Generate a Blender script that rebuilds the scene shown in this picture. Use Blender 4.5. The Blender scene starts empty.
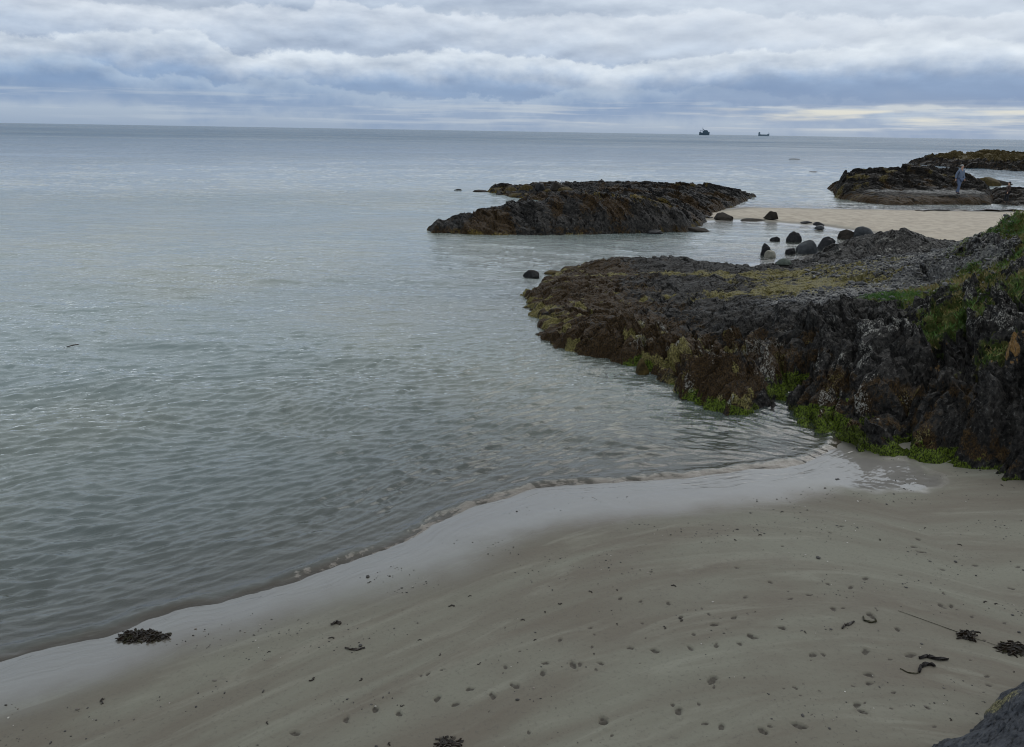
import bpy, bmesh, math, random
import numpy as np
from mathutils import Matrix, Vector

sc = bpy.context.scene
R = math.radians
# ------------------------------------------------------------------ camera
H, FPX, ROLL, PITCH = 3.9, 773.0, R(0.95), R(17.4)
cd = bpy.data.cameras.new('camera'); cam = bpy.data.objects.new('camera', cd); sc.collection.objects.link(cam)
cd.sensor_width = 36.0; cd.lens = 36.0*FPX/1024.0; cd.clip_start = 0.05; cd.clip_end = 200000.0
_F = Vector((0, math.cos(PITCH), -math.sin(PITCH))); _U = Vector((0, math.sin(PITCH), math.cos(PITCH))); _X = Vector((1, 0, 0))
_cx = _X*math.cos(ROLL)+_U*math.sin(ROLL); _cy = -_X*math.sin(ROLL)+_U*math.cos(ROLL)
M = Matrix((_cx, _cy, -_F)).transposed().to_4x4(); M.translation = (0, 0, H)
cam.matrix_world = M
sc.camera = cam
sc.render.resolution_x = 1024; sc.render.resolution_y = 747
sc.view_settings.view_transform = 'Standard'; sc.view_settings.look = 'None'
sc.view_settings.exposure = 0.22; sc.view_settings.gamma = 1.0
try: sc.view_settings.use_curve_mapping = False
except Exception: pass
sc.cycles.max_bounces = 6; sc.cycles.transparent_max_bounces = 8; sc.cycles.use_denoising = True; sc.cycles.filter_width = 1.0

SUN_EL, SUN_AZ = R(46), R(38)
# ------------------------------------------------------------------ node helper
class NT:
    def __init__(s, tree):
        s.t = tree; s.n = tree.nodes; s.l = tree.links; s.n.clear()
    def put(s, v, sock):
        if isinstance(v, bpy.types.NodeSocket): s.l.new(v, sock)
        else:
            if hasattr(sock.default_value, '__len__'):
                if isinstance(v, (int, float)): v = [v]*len(sock.default_value)
                v = list(v)
                if len(v) < len(sock.default_value): v = v+[1.0]
            sock.default_value = v
    def node(s, typ, out=0, ins=None, **kw):
        n = s.n.new(typ)
        for k, v in kw.items(): setattr(n, k, v)
        for k, v in (ins or {}).items(): s.put(v, n.inputs[k])
        return n.outputs[out] if out is not None else n
    def m(s, op, a, b=0.0, c=0.0, clamp=False):
        n = s.n.new('ShaderNodeMath'); n.operation = op; n.use_clamp = clamp
        s.put(a, n.inputs[0]); s.put(b, n.inputs[1]); s.put(c, n.inputs[2]); return n.outputs[0]
    def add(s, a, b): return s.m('ADD', a, b)
    def sub(s, a, b): return s.m('SUBTRACT', a, b)
    def mul(s, a, b): return s.m('MULTIPLY', a, b)
    def ss(s, x, a, b, lo=0.0, hi=1.0):
        n = s.n.new('ShaderNodeMapRange'); n.interpolation_type = 'SMOOTHSTEP'
        s.put(x, n.inputs[0])
        for i, v in enumerate((a, b, lo, hi)): s.put(v, n.inputs[i+1])
        return n.outputs[0]
    def lin(s, x, a, b, lo=0.0, hi=1.0):
        n = s.n.new('ShaderNodeMapRange')
        s.put(x, n.inputs[0])
        for i, v in enumerate((a, b, lo, hi)): s.put(v, n.inputs[i+1])
        return n.outputs[0]
    def xyz(s, x, y, z=0.0): return s.node('ShaderNodeCombineXYZ', ins={0: x, 1: y, 2: z})
    def sep(s, v):
        n = s.node('ShaderNodeSeparateXYZ', None, {0: v}); return n.outputs[0], n.outputs[1], n.outputs[2]
    def noise(s, vec, scale=1.0, detail=4.0, rough=0.5, dist=0.0, typ='FBM', dim='3D'):
        n = s.n.new('ShaderNodeTexNoise'); n.noise_dimensions = dim
        try: n.noise_type = typ
        except Exception: pass
        s.put(vec, n.inputs['Vector']); s.put(scale, n.inputs['Scale']); s.put(detail, n.inputs['Detail'])
        s.put(rough, n.inputs['Roughness']); s.put(dist, n.inputs['Distortion']); return n.outputs[0]
    def mapping(s, vec, scale=(1, 1, 1), rot=(0, 0, 0), loc=(0, 0, 0)):
        return s.node('ShaderNodeMapping', 0, {'Vector': vec, 'Scale': scale, 'Rotation': rot, 'Location': loc})
    def mix(s, f, a, b, blend='MIX'):
        n = s.n.new('ShaderNodeMix'); n.data_type = 'RGBA'; n.blend_type = blend
        s.put(f, n.inputs[0]); s.put(a, n.inputs[6]); s.put(b, n.inputs[7]); return n.outputs[2]
    def ramp(s, x, pts, interp='LINEAR'):
        n = s.n.new('ShaderNodeValToRGB'); r = n.color_ramp; r.interpolation = interp
        while len(r.elements) < len(pts): r.elements.new(0.5)
        for e, (p, c) in zip(r.elements, pts): e.position = p; e.color = (*c, 1)
        s.put(x, n.inputs[0]); return n.outputs[0]
    def bump(s, h, dist=0.02, strength=1.0, normal=None):
        ins = {'Height': h, 'Distance': dist, 'Strength': strength}
        if normal is not None: ins['Normal'] = normal
        return s.node('ShaderNodeBump', 0, ins)
    def attr(s, name, out=2):
        return s.node('ShaderNodeAttribute', out, attribute_name=name)
    def out(s, shader, typ='ShaderNodeOutputMaterial'):
        o = s.n.new(typ); s.l.new(shader, o.inputs['Surface'])

def new_mat(name):
    m = bpy.data.materials.new(name); m.use_nodes = True; return m, NT(m.node_tree)

def simple_mat(name, col, rough=0.7, var=0.25, scale=8.0, spec=.3):
    m, N = new_mat(name)
    co = N.node('ShaderNodeTexCoord', 3)
    n = N.noise(co, scale, 5, 0.6)
    c = N.mix(N.ss(n, 0.3, 0.7), [v*(1-var) for v in col], [v*(1+var) for v in col])
    N.out(N.node('ShaderNodeBsdfPrincipled', 0, {'Base Color': c, 'Roughness': rough, 'Specular IOR Level': spec, 'Normal': N.bump(n, 0.01, 0.5)}))
    return m

# ------------------------------------------------------------------ sky
w = bpy.data.worlds.new('World'); sc.world = w; w.use_nodes = True
N = NT(w.node_tree)
dx, dy, dz = N.sep(N.node('ShaderNodeTexCoord', 0))
az = N.mul(N.m('ARCTAN2', dx, dy), 57.2958)
el = N.mul(N.m('ARCSINE', dz), 57.2958)
sky = N.node('ShaderNodeTexSky', 0, sky_type='NISHITA', sun_disc=False, sun_elevation=SUN_EL, sun_rotation=SUN_AZ)
elc = N.m('MAXIMUM', el, 0.0)
p1 = N.xyz(N.mul(az, 0.055), N.mul(elc, 0.26), 3.7)
big = N.noise(p1, 1.0, 5, 0.55, 0.3)
p2 = N.xyz(N.mul(az, 0.22), N.mul(elc, 0.62), 9.1)
mid = N.noise(p2, 1.0, 6, 0.5, 0.1)
p2b = N.xyz(N.mul(az, 0.22), N.mul(N.add(elc, 0.45), 0.62), 9.1)
midb = N.noise(p2b, 1.0, 6, 0.5, 0.1)
p3 = N.xyz(N.mul(az, 0.10), N.mul(elc, 2.3), 5.5)
streak = N.noise(p3, 1.0, 5, 0.55, 0.25)
warp = N.add(N.mul(N.sub(big, 0.5), 5.5), N.mul(N.sub(mid, 0.5), 2.6))
warp = N.mul(warp, N.ss(elc, 0.8, 3.2, 0.15, 1.0))
# the main bank lies a little lower towards the right
e2 = N.add(elc, N.add(warp, N.mul(az, 0.006)))
c = N.ramp(N.m('DIVIDE', e2, 40.0, clamp=True), [
    (0.0, (.27, .35, .47)), (0.022, (.34, .42, .53)), (0.040, (.28, .36, .49)), (0.066, (.165, .26, .43)), (0.088, (.215, .31, .475)),
    (0.118, (.38, .445, .555)), (0.150, (.43, .49, .58)), (0.180, (.36, .43, .54)), (0.225, (.44, .51, .61)), (0.32, (.64, .72, .81)),
    (0.6, (.84, .93, 1.01)), (1.0, (.88, .98, 1.08))])
def cumulus(c, base, spread, seed, top, body, fall, amt):
    h = N.add(base, N.mul(N.sub(N.noise(N.xyz(N.mul(az, .06), seed, 1.0), 1.0, 2), .5), spread*2.4))
    h = N.add(h, N.mul(N.sub(N.noise(N.xyz(N.mul(az, .26), N.mul(elc, .35), seed), 1.0, 3, .5), .5), spread))
    h = N.add(h, N.mul(N.sub(N.noise(N.xyz(N.mul(az, .95), N.mul(elc, 1.3), seed+3), 1.0, 5, .6), .5), spread*.55))
    t = N.sub(h, elc)
    edge = N.ss(t, -.10, .22); sh = N.ss(N.add(t, N.mul(N.sub(mid, .5), 1.4)), .05, fall)
    return N.mix(N.mul(N.mul(edge, amt), N.ss(t, fall*.9, fall*1.7, 1.0, 0.0)), c, N.mix(sh, top, body))
c = cumulus(c, 7.6, 2.2, 2.3, (.60, .65, .72), (.34, .42, .555), 2.8, .65)
c = cumulus(c, N.add(5.0, N.mul(az, .012)), 2.0, 8.1, (.58, .64, .715), (.20, .295, .465), 2.5, .9)
c = cumulus(c, N.sub(2.9, N.mul(az, .012)), 2.4, 5.2, (.36, .45, .575), (.155, .25, .425), 1.6, .55)
lit = N.mul(N.sub(mid, midb), N.ss(elc, 1.5, 4.0, 0.0, 1.0))
right = N.ss(az, -16.0, 22.0)
c = N.mix(1.0, c, N.node('ShaderNodeCombineColor', 0, {0: N.add(1.0, N.mul(lit, 1.35)), 1: N.add(1.0, N.mul(lit, 1.2)), 2: N.add(1.0, N.mul(lit, .95))}), 'MULTIPLY')
hi = N.ss(elc, 3.6, 6.5)
c = N.mix(N.mul(N.mul(right, hi), 0.38), c, (.64, .68, .73))
# low streaks above the horizon
st = N.mul(N.ss(streak, 0.47, 0.66), N.mul(N.ss(elc, 0.12, 0.5), N.ss(elc, 1.9, 2.6, 1.0, 0.0)))
c = N.mix(N.mul(st, 0.55), c, N.mix(right, (.40, .47, .56), (.62, .64, .63)))
# pale opening low on the right under a flat dark bank
eb = N.add(elc, N.mul(N.sub(streak, 0.5), 0.9))
opening = N.mul(N.ss(az, 9.0, 22.0), N.mul(N.ss(eb, 0.75, 1.15), N.ss(eb, 1.55, 1.85, 1.0, 0.0)))
c = N.mix(N.mul(N.mul(opening, N.ss(N.noise(N.xyz(N.mul(az, .16), N.mul(elc, 1.2), 2.0), 1.0, 4), .38, .58)), 0.85), c, (.66, .65, .58))
bk = N.add(elc, N.mul(N.sub(mid, 0.5), 1.5))
bank = N.mul(N.ss(az, 5.0, 17.0), N.mul(N.ss(bk, 1.75, 2.0), N.ss(bk, 2.7, 4.2, 1.0, 0.0)))
c = N.mix(N.mul(bank, 0.6), c, (.14, .225, .395))
cl = N.mix(1.0, c, (10.0, 10.0, 10.0), 'MULTIPLY')
col = N.mix(0.93, sky, cl)
N.out(N.node('ShaderNodeBackground', 0, {'Color': col, 'Strength': 0.1}), 'ShaderNodeOutputWorld')

ld = bpy.data.lights.new('sun', 'SUN'); ld.energy = 0.7; ld.angle = R(40); ld.color = (1.0, 0.95, 0.88)
sun = bpy.data.objects.new('sun', ld); sc.collection.objects.link(sun)
sd = Vector((math.sin(SUN_AZ)*math.cos(SUN_EL), math.cos(SUN_AZ)*math.cos(SUN_EL), math.sin(SUN_EL)))
sun.rotation_euler = sd.to_track_quat('Z', 'Y').to_euler()

# ------------------------------------------------------------------ object helpers
def tag(o, label=None, cat=None, group=None, kind=None):
    if label: o['label'] = label
    if cat: o['category'] = cat
    if group: o['group'] = group
    if kind: o['kind'] = kind
    return o
def link(o, parent=None):
    sc.collection.objects.link(o)
    if parent is not None: o.parent = parent
    return o
def mesh_np(name, V, Fq, mat, smooth=True, attrs=None, parent=None, loc=None):
    """V (n,3) floats, Fq (m,3|4) ints -> one object"""
    V = np.asarray(V, np.float32); Fq = np.asarray(Fq, np.int32); k = Fq.shape[1]
    me = bpy.data.meshes.new(name)
    me.vertices.add(len(V)); me.vertices.foreach_set('co', V.ravel())
    me.loops.add(Fq.size); me.loops.foreach_set('vertex_index', Fq.ravel())
    me.polygons.add(len(Fq)); me.polygons.foreach_set('loop_start', np.arange(0, Fq.size, k, dtype=np.int32))
    try: me.polygons.foreach_set('loop_total', np.full(len(Fq), k, np.int32))
    except Exception: pass
    me.polygons.foreach_set('use_smooth', np.full(len(Fq), bool(smooth)))
    me.update(calc_edges=True)
    for an, av in (attrs or {}).items():
        av = np.asarray(av, np.float32)
        if av.ndim == 1:
            a = me.attributes.new(an, 'FLOAT', 'POINT'); a.data.foreach_set('value', av)
        else:
            a = me.attributes.new(an, 'FLOAT_VECTOR', 'POINT'); a.data.foreach_set('vector', av.ravel())
    me.materials.append(mat)
    o = bpy.data.objects.new(name, me)
    if loc: o.location = loc
    return link(o, parent)
def grid_faces(nr, nc, keep=None, wrap=False):
    i = np.arange(nr-1)[:, None]; j = np.arange(nc if wrap else nc-1)[None, :]
    j2 = (j+1) % nc
    a = i*nc+j; b = i*nc+j2; c = (i+1)*nc+j2; d = (i+1)*nc+j
    f = np.stack([a, b, c, d], -1).reshape(-1, 4)
    if keep is not None:
        k = keep.ravel(); f = f[k[f].any(1)]
    return f
def compact(V, Fq, attrs):
    used = np.unique(Fq); rm = np.full(len(V), -1, np.int64); rm[used] = np.arange(len(used))
    return V[used], rm[Fq], {k: v[used] for k, v in attrs.items()}

# ------------------------------------------------------------------ numpy noise
_rs = np.random.RandomState(11)
_perm = np.concatenate([_rs.permutation(1024)]*3)
_ang = _rs.rand(1024)*2*np.pi; _gx, _gy = np.cos(_ang), np.sin(_ang)
_rv = [_rs.rand(1024) for _ in range(6)]
def _h(i, j, s=0): return _perm[(_perm[(i+s*57) & 1023]+(j+s*131)) & 1023]
def perlin(x, y, s=0):
    i = np.floor(x).astype(np.int64); j = np.floor(y).astype(np.int64); fx = x-i; fy = y-j
    u = fx*fx*fx*(fx*(fx*6-15)+10); v = fy*fy*fy*(fy*(fy*6-15)+10)
    def g(a, b):
        h = _h(i+a, j+b, s); return _gx[h]*(fx-a)+_gy[h]*(fy-b)
    n0 = g(0, 0)*(1-u)+g(1, 0)*u; n1 = g(0, 1)*(1-u)+g(1, 1)*u
    return (n0*(1-v)+n1*v)*1.5
def fbm(x, y, s=0, o=4, r=0.5):
    t = 0; a = 1.0; f = 1.0
    for k in range(o): t = t+a*perlin(x*f, y*f, s+k*7); a *= r; f *= 2.03
    return t
def ridged(x, y, s=0, o=4, r=0.5):
    t = 0; a = 1.0; f = 1.0
    for k in range(o): t = t+a*(1-2*np.abs(perlin(x*f, y*f, s+k*7))); a *= r; f *= 2.1
    return t
def plates(x, y, s=0, tilt=1.0):
    """broken, tilted slabs: a height per cell, plus distance to the crack between cells"""
    i = np.floor(x).astype(np.int64); j = np.floor(y).astype(np.int64)
    d1 = np.full(x.shape, 9.0); d2 = np.full(x.shape, 9.0); hh = np.zeros(x.shape)
    for a in (-1, 0, 1):
        for b in (-1, 0, 1):
            h = _h(i+a, j+b, s)
            px = i+a+0.1+0.8*_rv[0][h]-x; py = j+b+0.1+0.8*_rv[1][h]-y
            d = px*px+py*py; near = d < d1
            d2 = np.where(near, d1, np.minimum(d2, d))
            hh = np.where(near, _rv[2][h]-0.5-tilt*((_rv[3][h]-0.5)*2*px+(_rv[4][h]-0.5)*1.2*py), hh)
            d1 = np.where(near, d, d1)
    return hh, np.sqrt(d2)-np.sqrt(d1)
def sstep(x, a, b):
    t = np.clip((x-a)/(b-a), 0, 1); return t*t*(3-2*t)

# ------------------------------------------------------------------ where a point of the photograph lies in the place
def ray(px, py):
    u = (px-512)/FPX; v = -(py-373.5)/FPX
    a = u*math.cos(ROLL)-v*math.sin(ROLL); b = u*math.sin(ROLL)+v*math.cos(ROLL)
    return a, math.cos(PITCH)+b*math.sin(PITCH), -math.sin(PITCH)+b*math.cos(PITCH)
def P(px, py, z=0.0):
    a, y, d = ray(px, py); t = (z-H)/d; return (a*t, y*t)
def PY(px, py, Y):
    a, y, d = ray(px, py); t = Y/y; return (a*t, Y, H+d*t)

def sdist(x, y, poly):
    """signed distance to a closed polygon, positive inside"""
    d = np.full(x.shape, 1e9); ins = np.zeros(x.shape, bool); n = len(poly)
    for k in range(n):
        ax, ay = poly[k]; bx, by = poly[(k+1) % n]; ex, ey = bx-ax, by-ay
        t = np.clip(((x-ax)*ex+(y-ay)*ey)/(ex*ex+ey*ey+1e-12), 0, 1)
        d = np.minimum(d, (x-ax-ex*t)**2+(y-ay-ey*t)**2)
        if ey != 0:
            c = ((ay > y) != (by > y)) & (x < ex*(y-ay)/ey+ax); ins ^= c
    d = np.sqrt(d); return np.where(ins, d, -d)

shore_px = [(-400, 775), (-250, 728), (-100, 688), (0, 660), (60, 646), (120, 633), (165, 612), (230, 600), (300, 579), (350, 560), (400, 543), (440, 520), (480, 503), (520, 492),
            (560, 485), (620, 481), (700, 476), (760, 470), (805, 462), (835, 448)]
def chaikin(p, n=2):
    for _ in range(n):
        q = [p[0]]
        for (a, b) in zip(p[:-1], p[1:]):
            q += [(a[0]*.75+b[0]*.25, a[1]*.75+b[1]*.25), (a[0]*.25+b[0]*.75, a[1]*.25+b[1]*.75)]
        p = q+[p[-1]]
    return p
_shore = chaikin([P(*p) for p in shore_px])
LAND = _shore+[P(*p) for p in [(850, 400), (700, 330), (620, 300), (650, 276), (760, 262), (800, 257.5), (845, 247), (872, 243), (875, 239), (858, 233.5),
        (820, 227.5), (740, 221.5), (690, 223), (640, 216), (738, 206.5), (850, 208.5), (1024, 211.5)]]+[(60, 45), (110, 30), (120, -60), (-60, -60), (-22, -2)]

def land_d(x, y):
    d = sdist(x, y, LAND)
    r = np.hypot(x, y)
    return d+0.05*perlin(x*1.1, y*1.1, 3)*np.clip(r/8, 0.5, 3)+0.030*perlin(x*2.7, y*2.7, 4)+.012*perlin(x*7, y*7, 5)

# ------------------------------------------------------------------ beach and sea bed, one sheet
def polar(r0, segs, az_dense, n_dense, n_coarse):
    rs = [r0]
    for r1, g in segs:
        while rs[-1] < r1: rs.append(rs[-1]*(1+g))
    rs = np.array(rs)
    A = np.concatenate([np.linspace(-az_dense, az_dense, n_dense), np.linspace(az_dense, 360-az_dense, n_coarse+2)[1:-1]])
    A = np.radians(A)
    return rs[:, None]*np.sin(A)[None, :], rs[:, None]*np.cos(A)[None, :], len(rs), len(A)

X, Y, nr, nc = polar(1.0, [(3.2, .03), (12, .0024), (16, .006), (60, .012), (400, .05), (80000, .25)], 46, 900, 60)
d = land_d(X, Y)
land_h = 1.5*(1-np.exp(-np.clip(d, 0, None)*.038))
sea_h = -3.2*(1-np.exp(-np.clip(-d, 0, None)*.045))
Z = np.where(d > 0, land_h, sea_h)
bar = sstep(Y, 24, 30)
Z = np.where((d > 0), Z*(1-bar)+bar*0.20*(1-np.exp(-np.clip(d, 0, None)*.2)), Z)
near = 1-sstep(np.hypot(X, Y), 12, 22)
Z = Z+near*sstep(d, 0.1, 1.5)*(0.016*perlin(X*.9+.3*Y, Y*1.3, 21)+0.006*perlin(X*3.1, Y*3.1, 22)+0.0018*fbm(X*13, Y*13, 23, 3))
_pu = P(868, 474, .02); _pr = np.hypot((X-_pu[0])/.62, (Y-_pu[1])/.40)+.25*fbm(X*2, Y*2, 44, 3)
Z = Z+.35*(np.minimum(Z, .02)-Z)*(1-sstep(_pr, .2, 3.2))
Z = Z+bar*sstep(d, 0.3, 1.2)*(0.035*fbm(X*.9, Y*.9, 27, 4, .6))
# footprints and paw prints pressed into the sand
prints = [(711, 688, 1.5), (603, 726, 1.5), (678, 718, 1.3), (720, 735, 1), (655, 654, 1.2), (690, 653, 1.1), (714, 629, 1.2), (733, 622, 1.1), (716, 651, 1), (752, 643, 1.3),
          (630, 650, 1), (573, 668, 1.3), (545, 665, 1), (515, 688, 1.3), (543, 676, 1.2), (492, 698, 1.2), (399, 713, 1.1), (375, 708, 1.2), (346, 718, 1.1), (295, 732, 1.2),
          (437, 699, 1.2), (580, 667, 1), (600, 666, .9), (865, 581, 1.2), (850, 590, 1), (900, 577, 1), (914, 547, 1.2), (920, 552, 1.2), (918, 539, 1), (940, 611, 1), (950, 612, 1),
          (941, 571, 1), (975, 568, 1), (1017, 570, 1), (833, 613, 1.2), (870, 621, 1.5), (896, 636, 1.1), (864, 659, 1.3), (812, 662, 1.2), (822, 661, .9), (867, 684, 1.3), (868, 693, 1),
          (855, 716, 1.2), (860, 723, 1.2), (797, 738, 1.4), (761, 742, 1.2), (704, 731, .8), (782, 634, 1), (781, 633, 1.1), (749, 641, .9), (738, 650, .9), (908, 664, 1.4), (1010, 594, 1),
          (745, 600, .9), (770, 583, 1), (737, 568, .8), (830, 530, .9), (842, 524, 1), (783, 544, .8), (808, 597, 1), (790, 601, .9), (828, 586, .9), (620, 600, .9), (640, 603, .8), (505, 668, .9),
          (470, 690, 1), (455, 706, 1), (560, 640, .9), (590, 628, .8), (680, 620, .8), (668, 606, .9)]
print_pts = [(*P(px, py, 0.12), s) for px, py, s in prints]
rg = random.Random(5)
for k in range(90):
    px = rg.uniform(420, 1020); py = rg.uniform(560, 745)
    if py > 745-(px-420)*.33+40 or rg.random() < .6: print_pts.append((*P(px, max(py, 700-(px-300)*.22), 0.12), rg.uniform(.35, .8)))
damp = np.zeros_like(Z)  # mask for print floors: damp sand and the shade in the dents
for k, (fx, fy, s) in enumerate(print_pts):
    rad = .037*s
    msk = (np.abs(X-fx) < .16) & (np.abs(Y-fy) < .16)
    if not msk.any(): continue
    th = rg.uniform(0, 3.1); ex = X[msk]-fx; ey = Y[msk]-fy
    a = (ex*math.cos(th)+ey*math.sin(th))/rad; b = (-ex*math.sin(th)+ey*math.cos(th))/(rad*.58)
    q = np.sqrt(a*a+b*b)*(1+.35*perlin(ex*30+k, ey*30, 31))
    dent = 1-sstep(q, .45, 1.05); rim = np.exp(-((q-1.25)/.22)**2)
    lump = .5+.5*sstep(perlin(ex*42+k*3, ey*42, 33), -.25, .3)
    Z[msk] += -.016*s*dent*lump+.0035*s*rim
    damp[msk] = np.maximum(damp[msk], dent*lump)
# a drain line of small runnels
wet_w = np.interp(X, [-6, -3.4, -2.4, -1.8, -1.0, 0, 1, 2.1, 3.3, 4.1, 5.0], [.85, .62, .52, .52, .62, .80, .83, .80, .75, .70, .55])
wet = 1-sstep(d+.07*fbm(X*1.3, Y*1.3, 41, 3)+.02*perlin(X*9, Y*9, 42), wet_w*1.38-.78, wet_w*1.38+.25)
wet = np.where(Y > 20, 1-sstep(d, .05, 1.0), wet)
wet = np.maximum(wet, 1-sstep(_pr, 1.0, 1.7))
dry = bar*sstep(d, .5, 1.8)
along = X*.9+Y*.2
_np = np.array(_shore[8:-8]); _pf = np.polyfit(_np[:, 0], _np[:, 1], 3)
_ys = np.polyval(_pf, np.clip(X, -5, 4.2))+.12*np.clip(X-4.2, 0, 9)+.75*np.clip(X+5, -9, 0)
band_c = np.where(Y > 20, d, (_ys-Y)*.85)
def sand_mat():
    m, N = new_mat('wet_beach_sand')
    pos = N.node('ShaderNodeNewGeometry', 0)
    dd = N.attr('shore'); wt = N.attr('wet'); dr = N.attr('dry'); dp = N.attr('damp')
    bc = N.attr('band'); uv = N.xyz(N.mul(N.attr('along'), 0.34), N.mul(bc, 1.9), 0.0)
    band = N.noise(uv, 1.0, 5, 0.55, 0.6)
    uv2 = N.xyz(N.mul(N.attr('along'), 0.9), N.mul(bc, 5.0), 4.0)
    band2 = N.noise(uv2, 1.0, 5, 0.6, 0.8)
    fine = N.noise(pos, 260.0, 3, 0.7); blot = N.noise(pos, 2.2, 6, 0.6, 0.4)
    c = N.mix(N.ss(band, .34, .66), (.084, .069, .048), (.118, .113, .083))
    c = N.mix(N.mul(N.ss(band2, .5, .72), .55), c, (.158, .152, .116))
    c = N.mix(N.mul(N.ss(blot, .5, .7), .35), c, (.088, .074, .054))
    c = N.mix(dr, c, N.mix(N.ss(blot, .35, .65), (.235, .192, .14), (.325, .275, .205)))
    c = N.mix(N.mul(N.ss(fine, .35, .75), .22), c, (.09, .08, .065))
    c = N.mix(N.mul(wt, .85), c, (.046, .041, .034)); c = N.mix(N.ss(dd, -.25, .02, .85, 0.0), c, (.048, .037, .026))
    c = N.mix(N.mul(N.ss(dp, .15, .55), .75), c, (.026, .019, .013))  # dents painted darker, for both damp sand and shade
    vor = N.node('ShaderNodeTexVoronoi', 0, {'Vector': pos, 'Scale': 24.0})
    speck = N.mul(N.ss(vor, .05, .09, 1.0, 0.0), N.ss(N.noise(pos, 3.0, 2), .52, .62))
    c = N.mix(N.mul(speck, N.sub(.7, N.mul(wt, .6))), c, (.05, .045, .035))
    med = N.noise(pos, 38.0, 5, .65); c = N.mix(N.mul(N.ss(med, .52, .72), N.sub(.5, N.mul(wt, .45))), c, (.055, .047, .036)); hgt = N.add(N.mul(fine, .3), N.mul(med, 1.3))
    nb = N.bump(hgt, .004, N.ss(wt, 0.0, 1.0, .55, .02))
    film = N.noise(N.xyz(N.mul(N.attr('along'), 3.0), N.mul(dd, 16.0), 0.0), 1.0, 3, .5, .5)
    nw = N.bump(film, .012, N.ss(dd, .25, .55, .8, .12))
    base = N.node('ShaderNodeBsdfPrincipled', 0, {'Base Color': c, 'Roughness': N.ss(wt, 0.0, .6, .82, .5), 'Normal': nb,
                  'Coat Weight': N.ss(wt, .1, .9), 'Coat Roughness': N.ss(wt, .2, 1.0, .30, .03), 'Coat IOR': 1.56, 'Coat Normal': nw})
    N.out(base); return m
V = np.stack([X, Y, Z], -1).reshape(-1, 3)
d_beach = d; V_beach = V
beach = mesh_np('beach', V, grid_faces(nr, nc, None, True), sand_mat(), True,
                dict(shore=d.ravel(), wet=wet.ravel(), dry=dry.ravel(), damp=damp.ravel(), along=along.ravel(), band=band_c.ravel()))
tag(beach, kind='structure')

# ------------------------------------------------------------------ sea
SX, SY, nr, nc = polar(2.5, [(4.6, .01), (11, .0027), (45, .0032), (120, .006), (300, .02), (2000, .05), (90000, .25)], 45, 1050, 40)
d = land_d(SX, SY)
r = np.hypot(SX, SY)
rg = np.random.RandomState(4)
wave = np.zeros_like(SX)
wx = SX+.35*perlin(SX*.35, SY*.35, 51); wy = SY+.35*perlin(SX*.35, SY*.35, 52)
env1 = .55+.45*perlin(SX*.16, SY*.16, 53); env2 = .55+.45*perlin(SX*.22, SY*.22, 54); env3 = .6+.4*perlin(SX*.5, SY*.5, 55)
def shore_y(x): return np.polyval(_pf, np.clip(x, -5, 4.2))+.12*np.clip(x-4.2, 0, 9)+.75*np.clip(x+5, -60, 0)
sb = (SY-shore_y(SX))*.87+.25*perlin(SX*.4, SY*.4, 61); sa = SX*1.1+.25*perlin(SX*.4, SY*.4, 62)
near_ = sstep(-d, 1.5, 6)
for k in range(84):
    long_ = k >= 54
    lam = .42*(6 ** rg.rand()) if long_ else .09*(2.8 ** rg.rand()); kk = 2*np.pi/lam
    if k % 2 == 0 or (long_ and k % 3):
        th = R(264)+rg.randn()*(.42 if long_ else .26); pc = wx*math.cos(th)+wy*math.sin(th); e = env1*(1 if long_ else .40+.60*near_)     # coming in from the open sea
    else:
        t = rg.randn()*.2; pc = -sb*math.cos(t)+sa*math.sin(t); e = 1.25*env2*(1-.75*sstep(SY, 11, 20))   # bent round to run up the beach
    if long_: e = e*sstep(r, 6, 16)+.35*(1-sstep(r, 6, 16))
    fade = np.clip(1.5-(r*.009/lam), 0, 1)
    s = np.sin(rg.rand()*6.28+kk*pc)
    wave += (.0105*lam if long_ else (.039*lam))*fade*e*(((s+1)*.5)**3.4-.26)
# ripples turned parallel to the shore where it shoals
dp = np.clip(-d, 0, None)
shoal = np.exp(-dp/1.6)
ph = dp*2*np.pi/.30+1.2*perlin(SX*.8, SY*.8, 57)*3
wave += (SY < 10.5)*(1-sstep(SX, 2.5, 4))*.0035*np.exp(-dp/1.3)*sstep(dp, .1, .5)*np.sin(ph)*(.6+.6*perlin(SX*1.1, SY*1.1, 58))
damp_sh = sstep(dp, .1, 1.1)*.72+.28
wave *= damp_sh*(1-.6*sstep(SY, 24, 30)*sstep(-SX, -8, -5)*sstep(-SY, -45, -40))
lip_n = .75+.5*perlin(SX*1.4, SY*1.4, 59)+.22*perlin(SX*4.3, SY*4.3, 63)+.16*perlin(SX*13, SY*13, 64)
lip = (.034*np.exp(-((dp-.10)/.085)**2)+.012*np.exp(-((dp-.42)/.10)**2)*(.5+.8*perlin(SX*.9, SY*.9, 60)))*lip_n*(SY < 11)
front_z = np.where(d > 0, -.3*d, 0)
SZ = np.maximum(wave+lip+front_z, np.where(d < 0, -3.2*(1-np.exp(-dp*.045))+.007*sstep(dp, 0, .1), -9))
keep = (d < .25)
depth = 3.2*(1-np.exp(-dp*.045))
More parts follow.
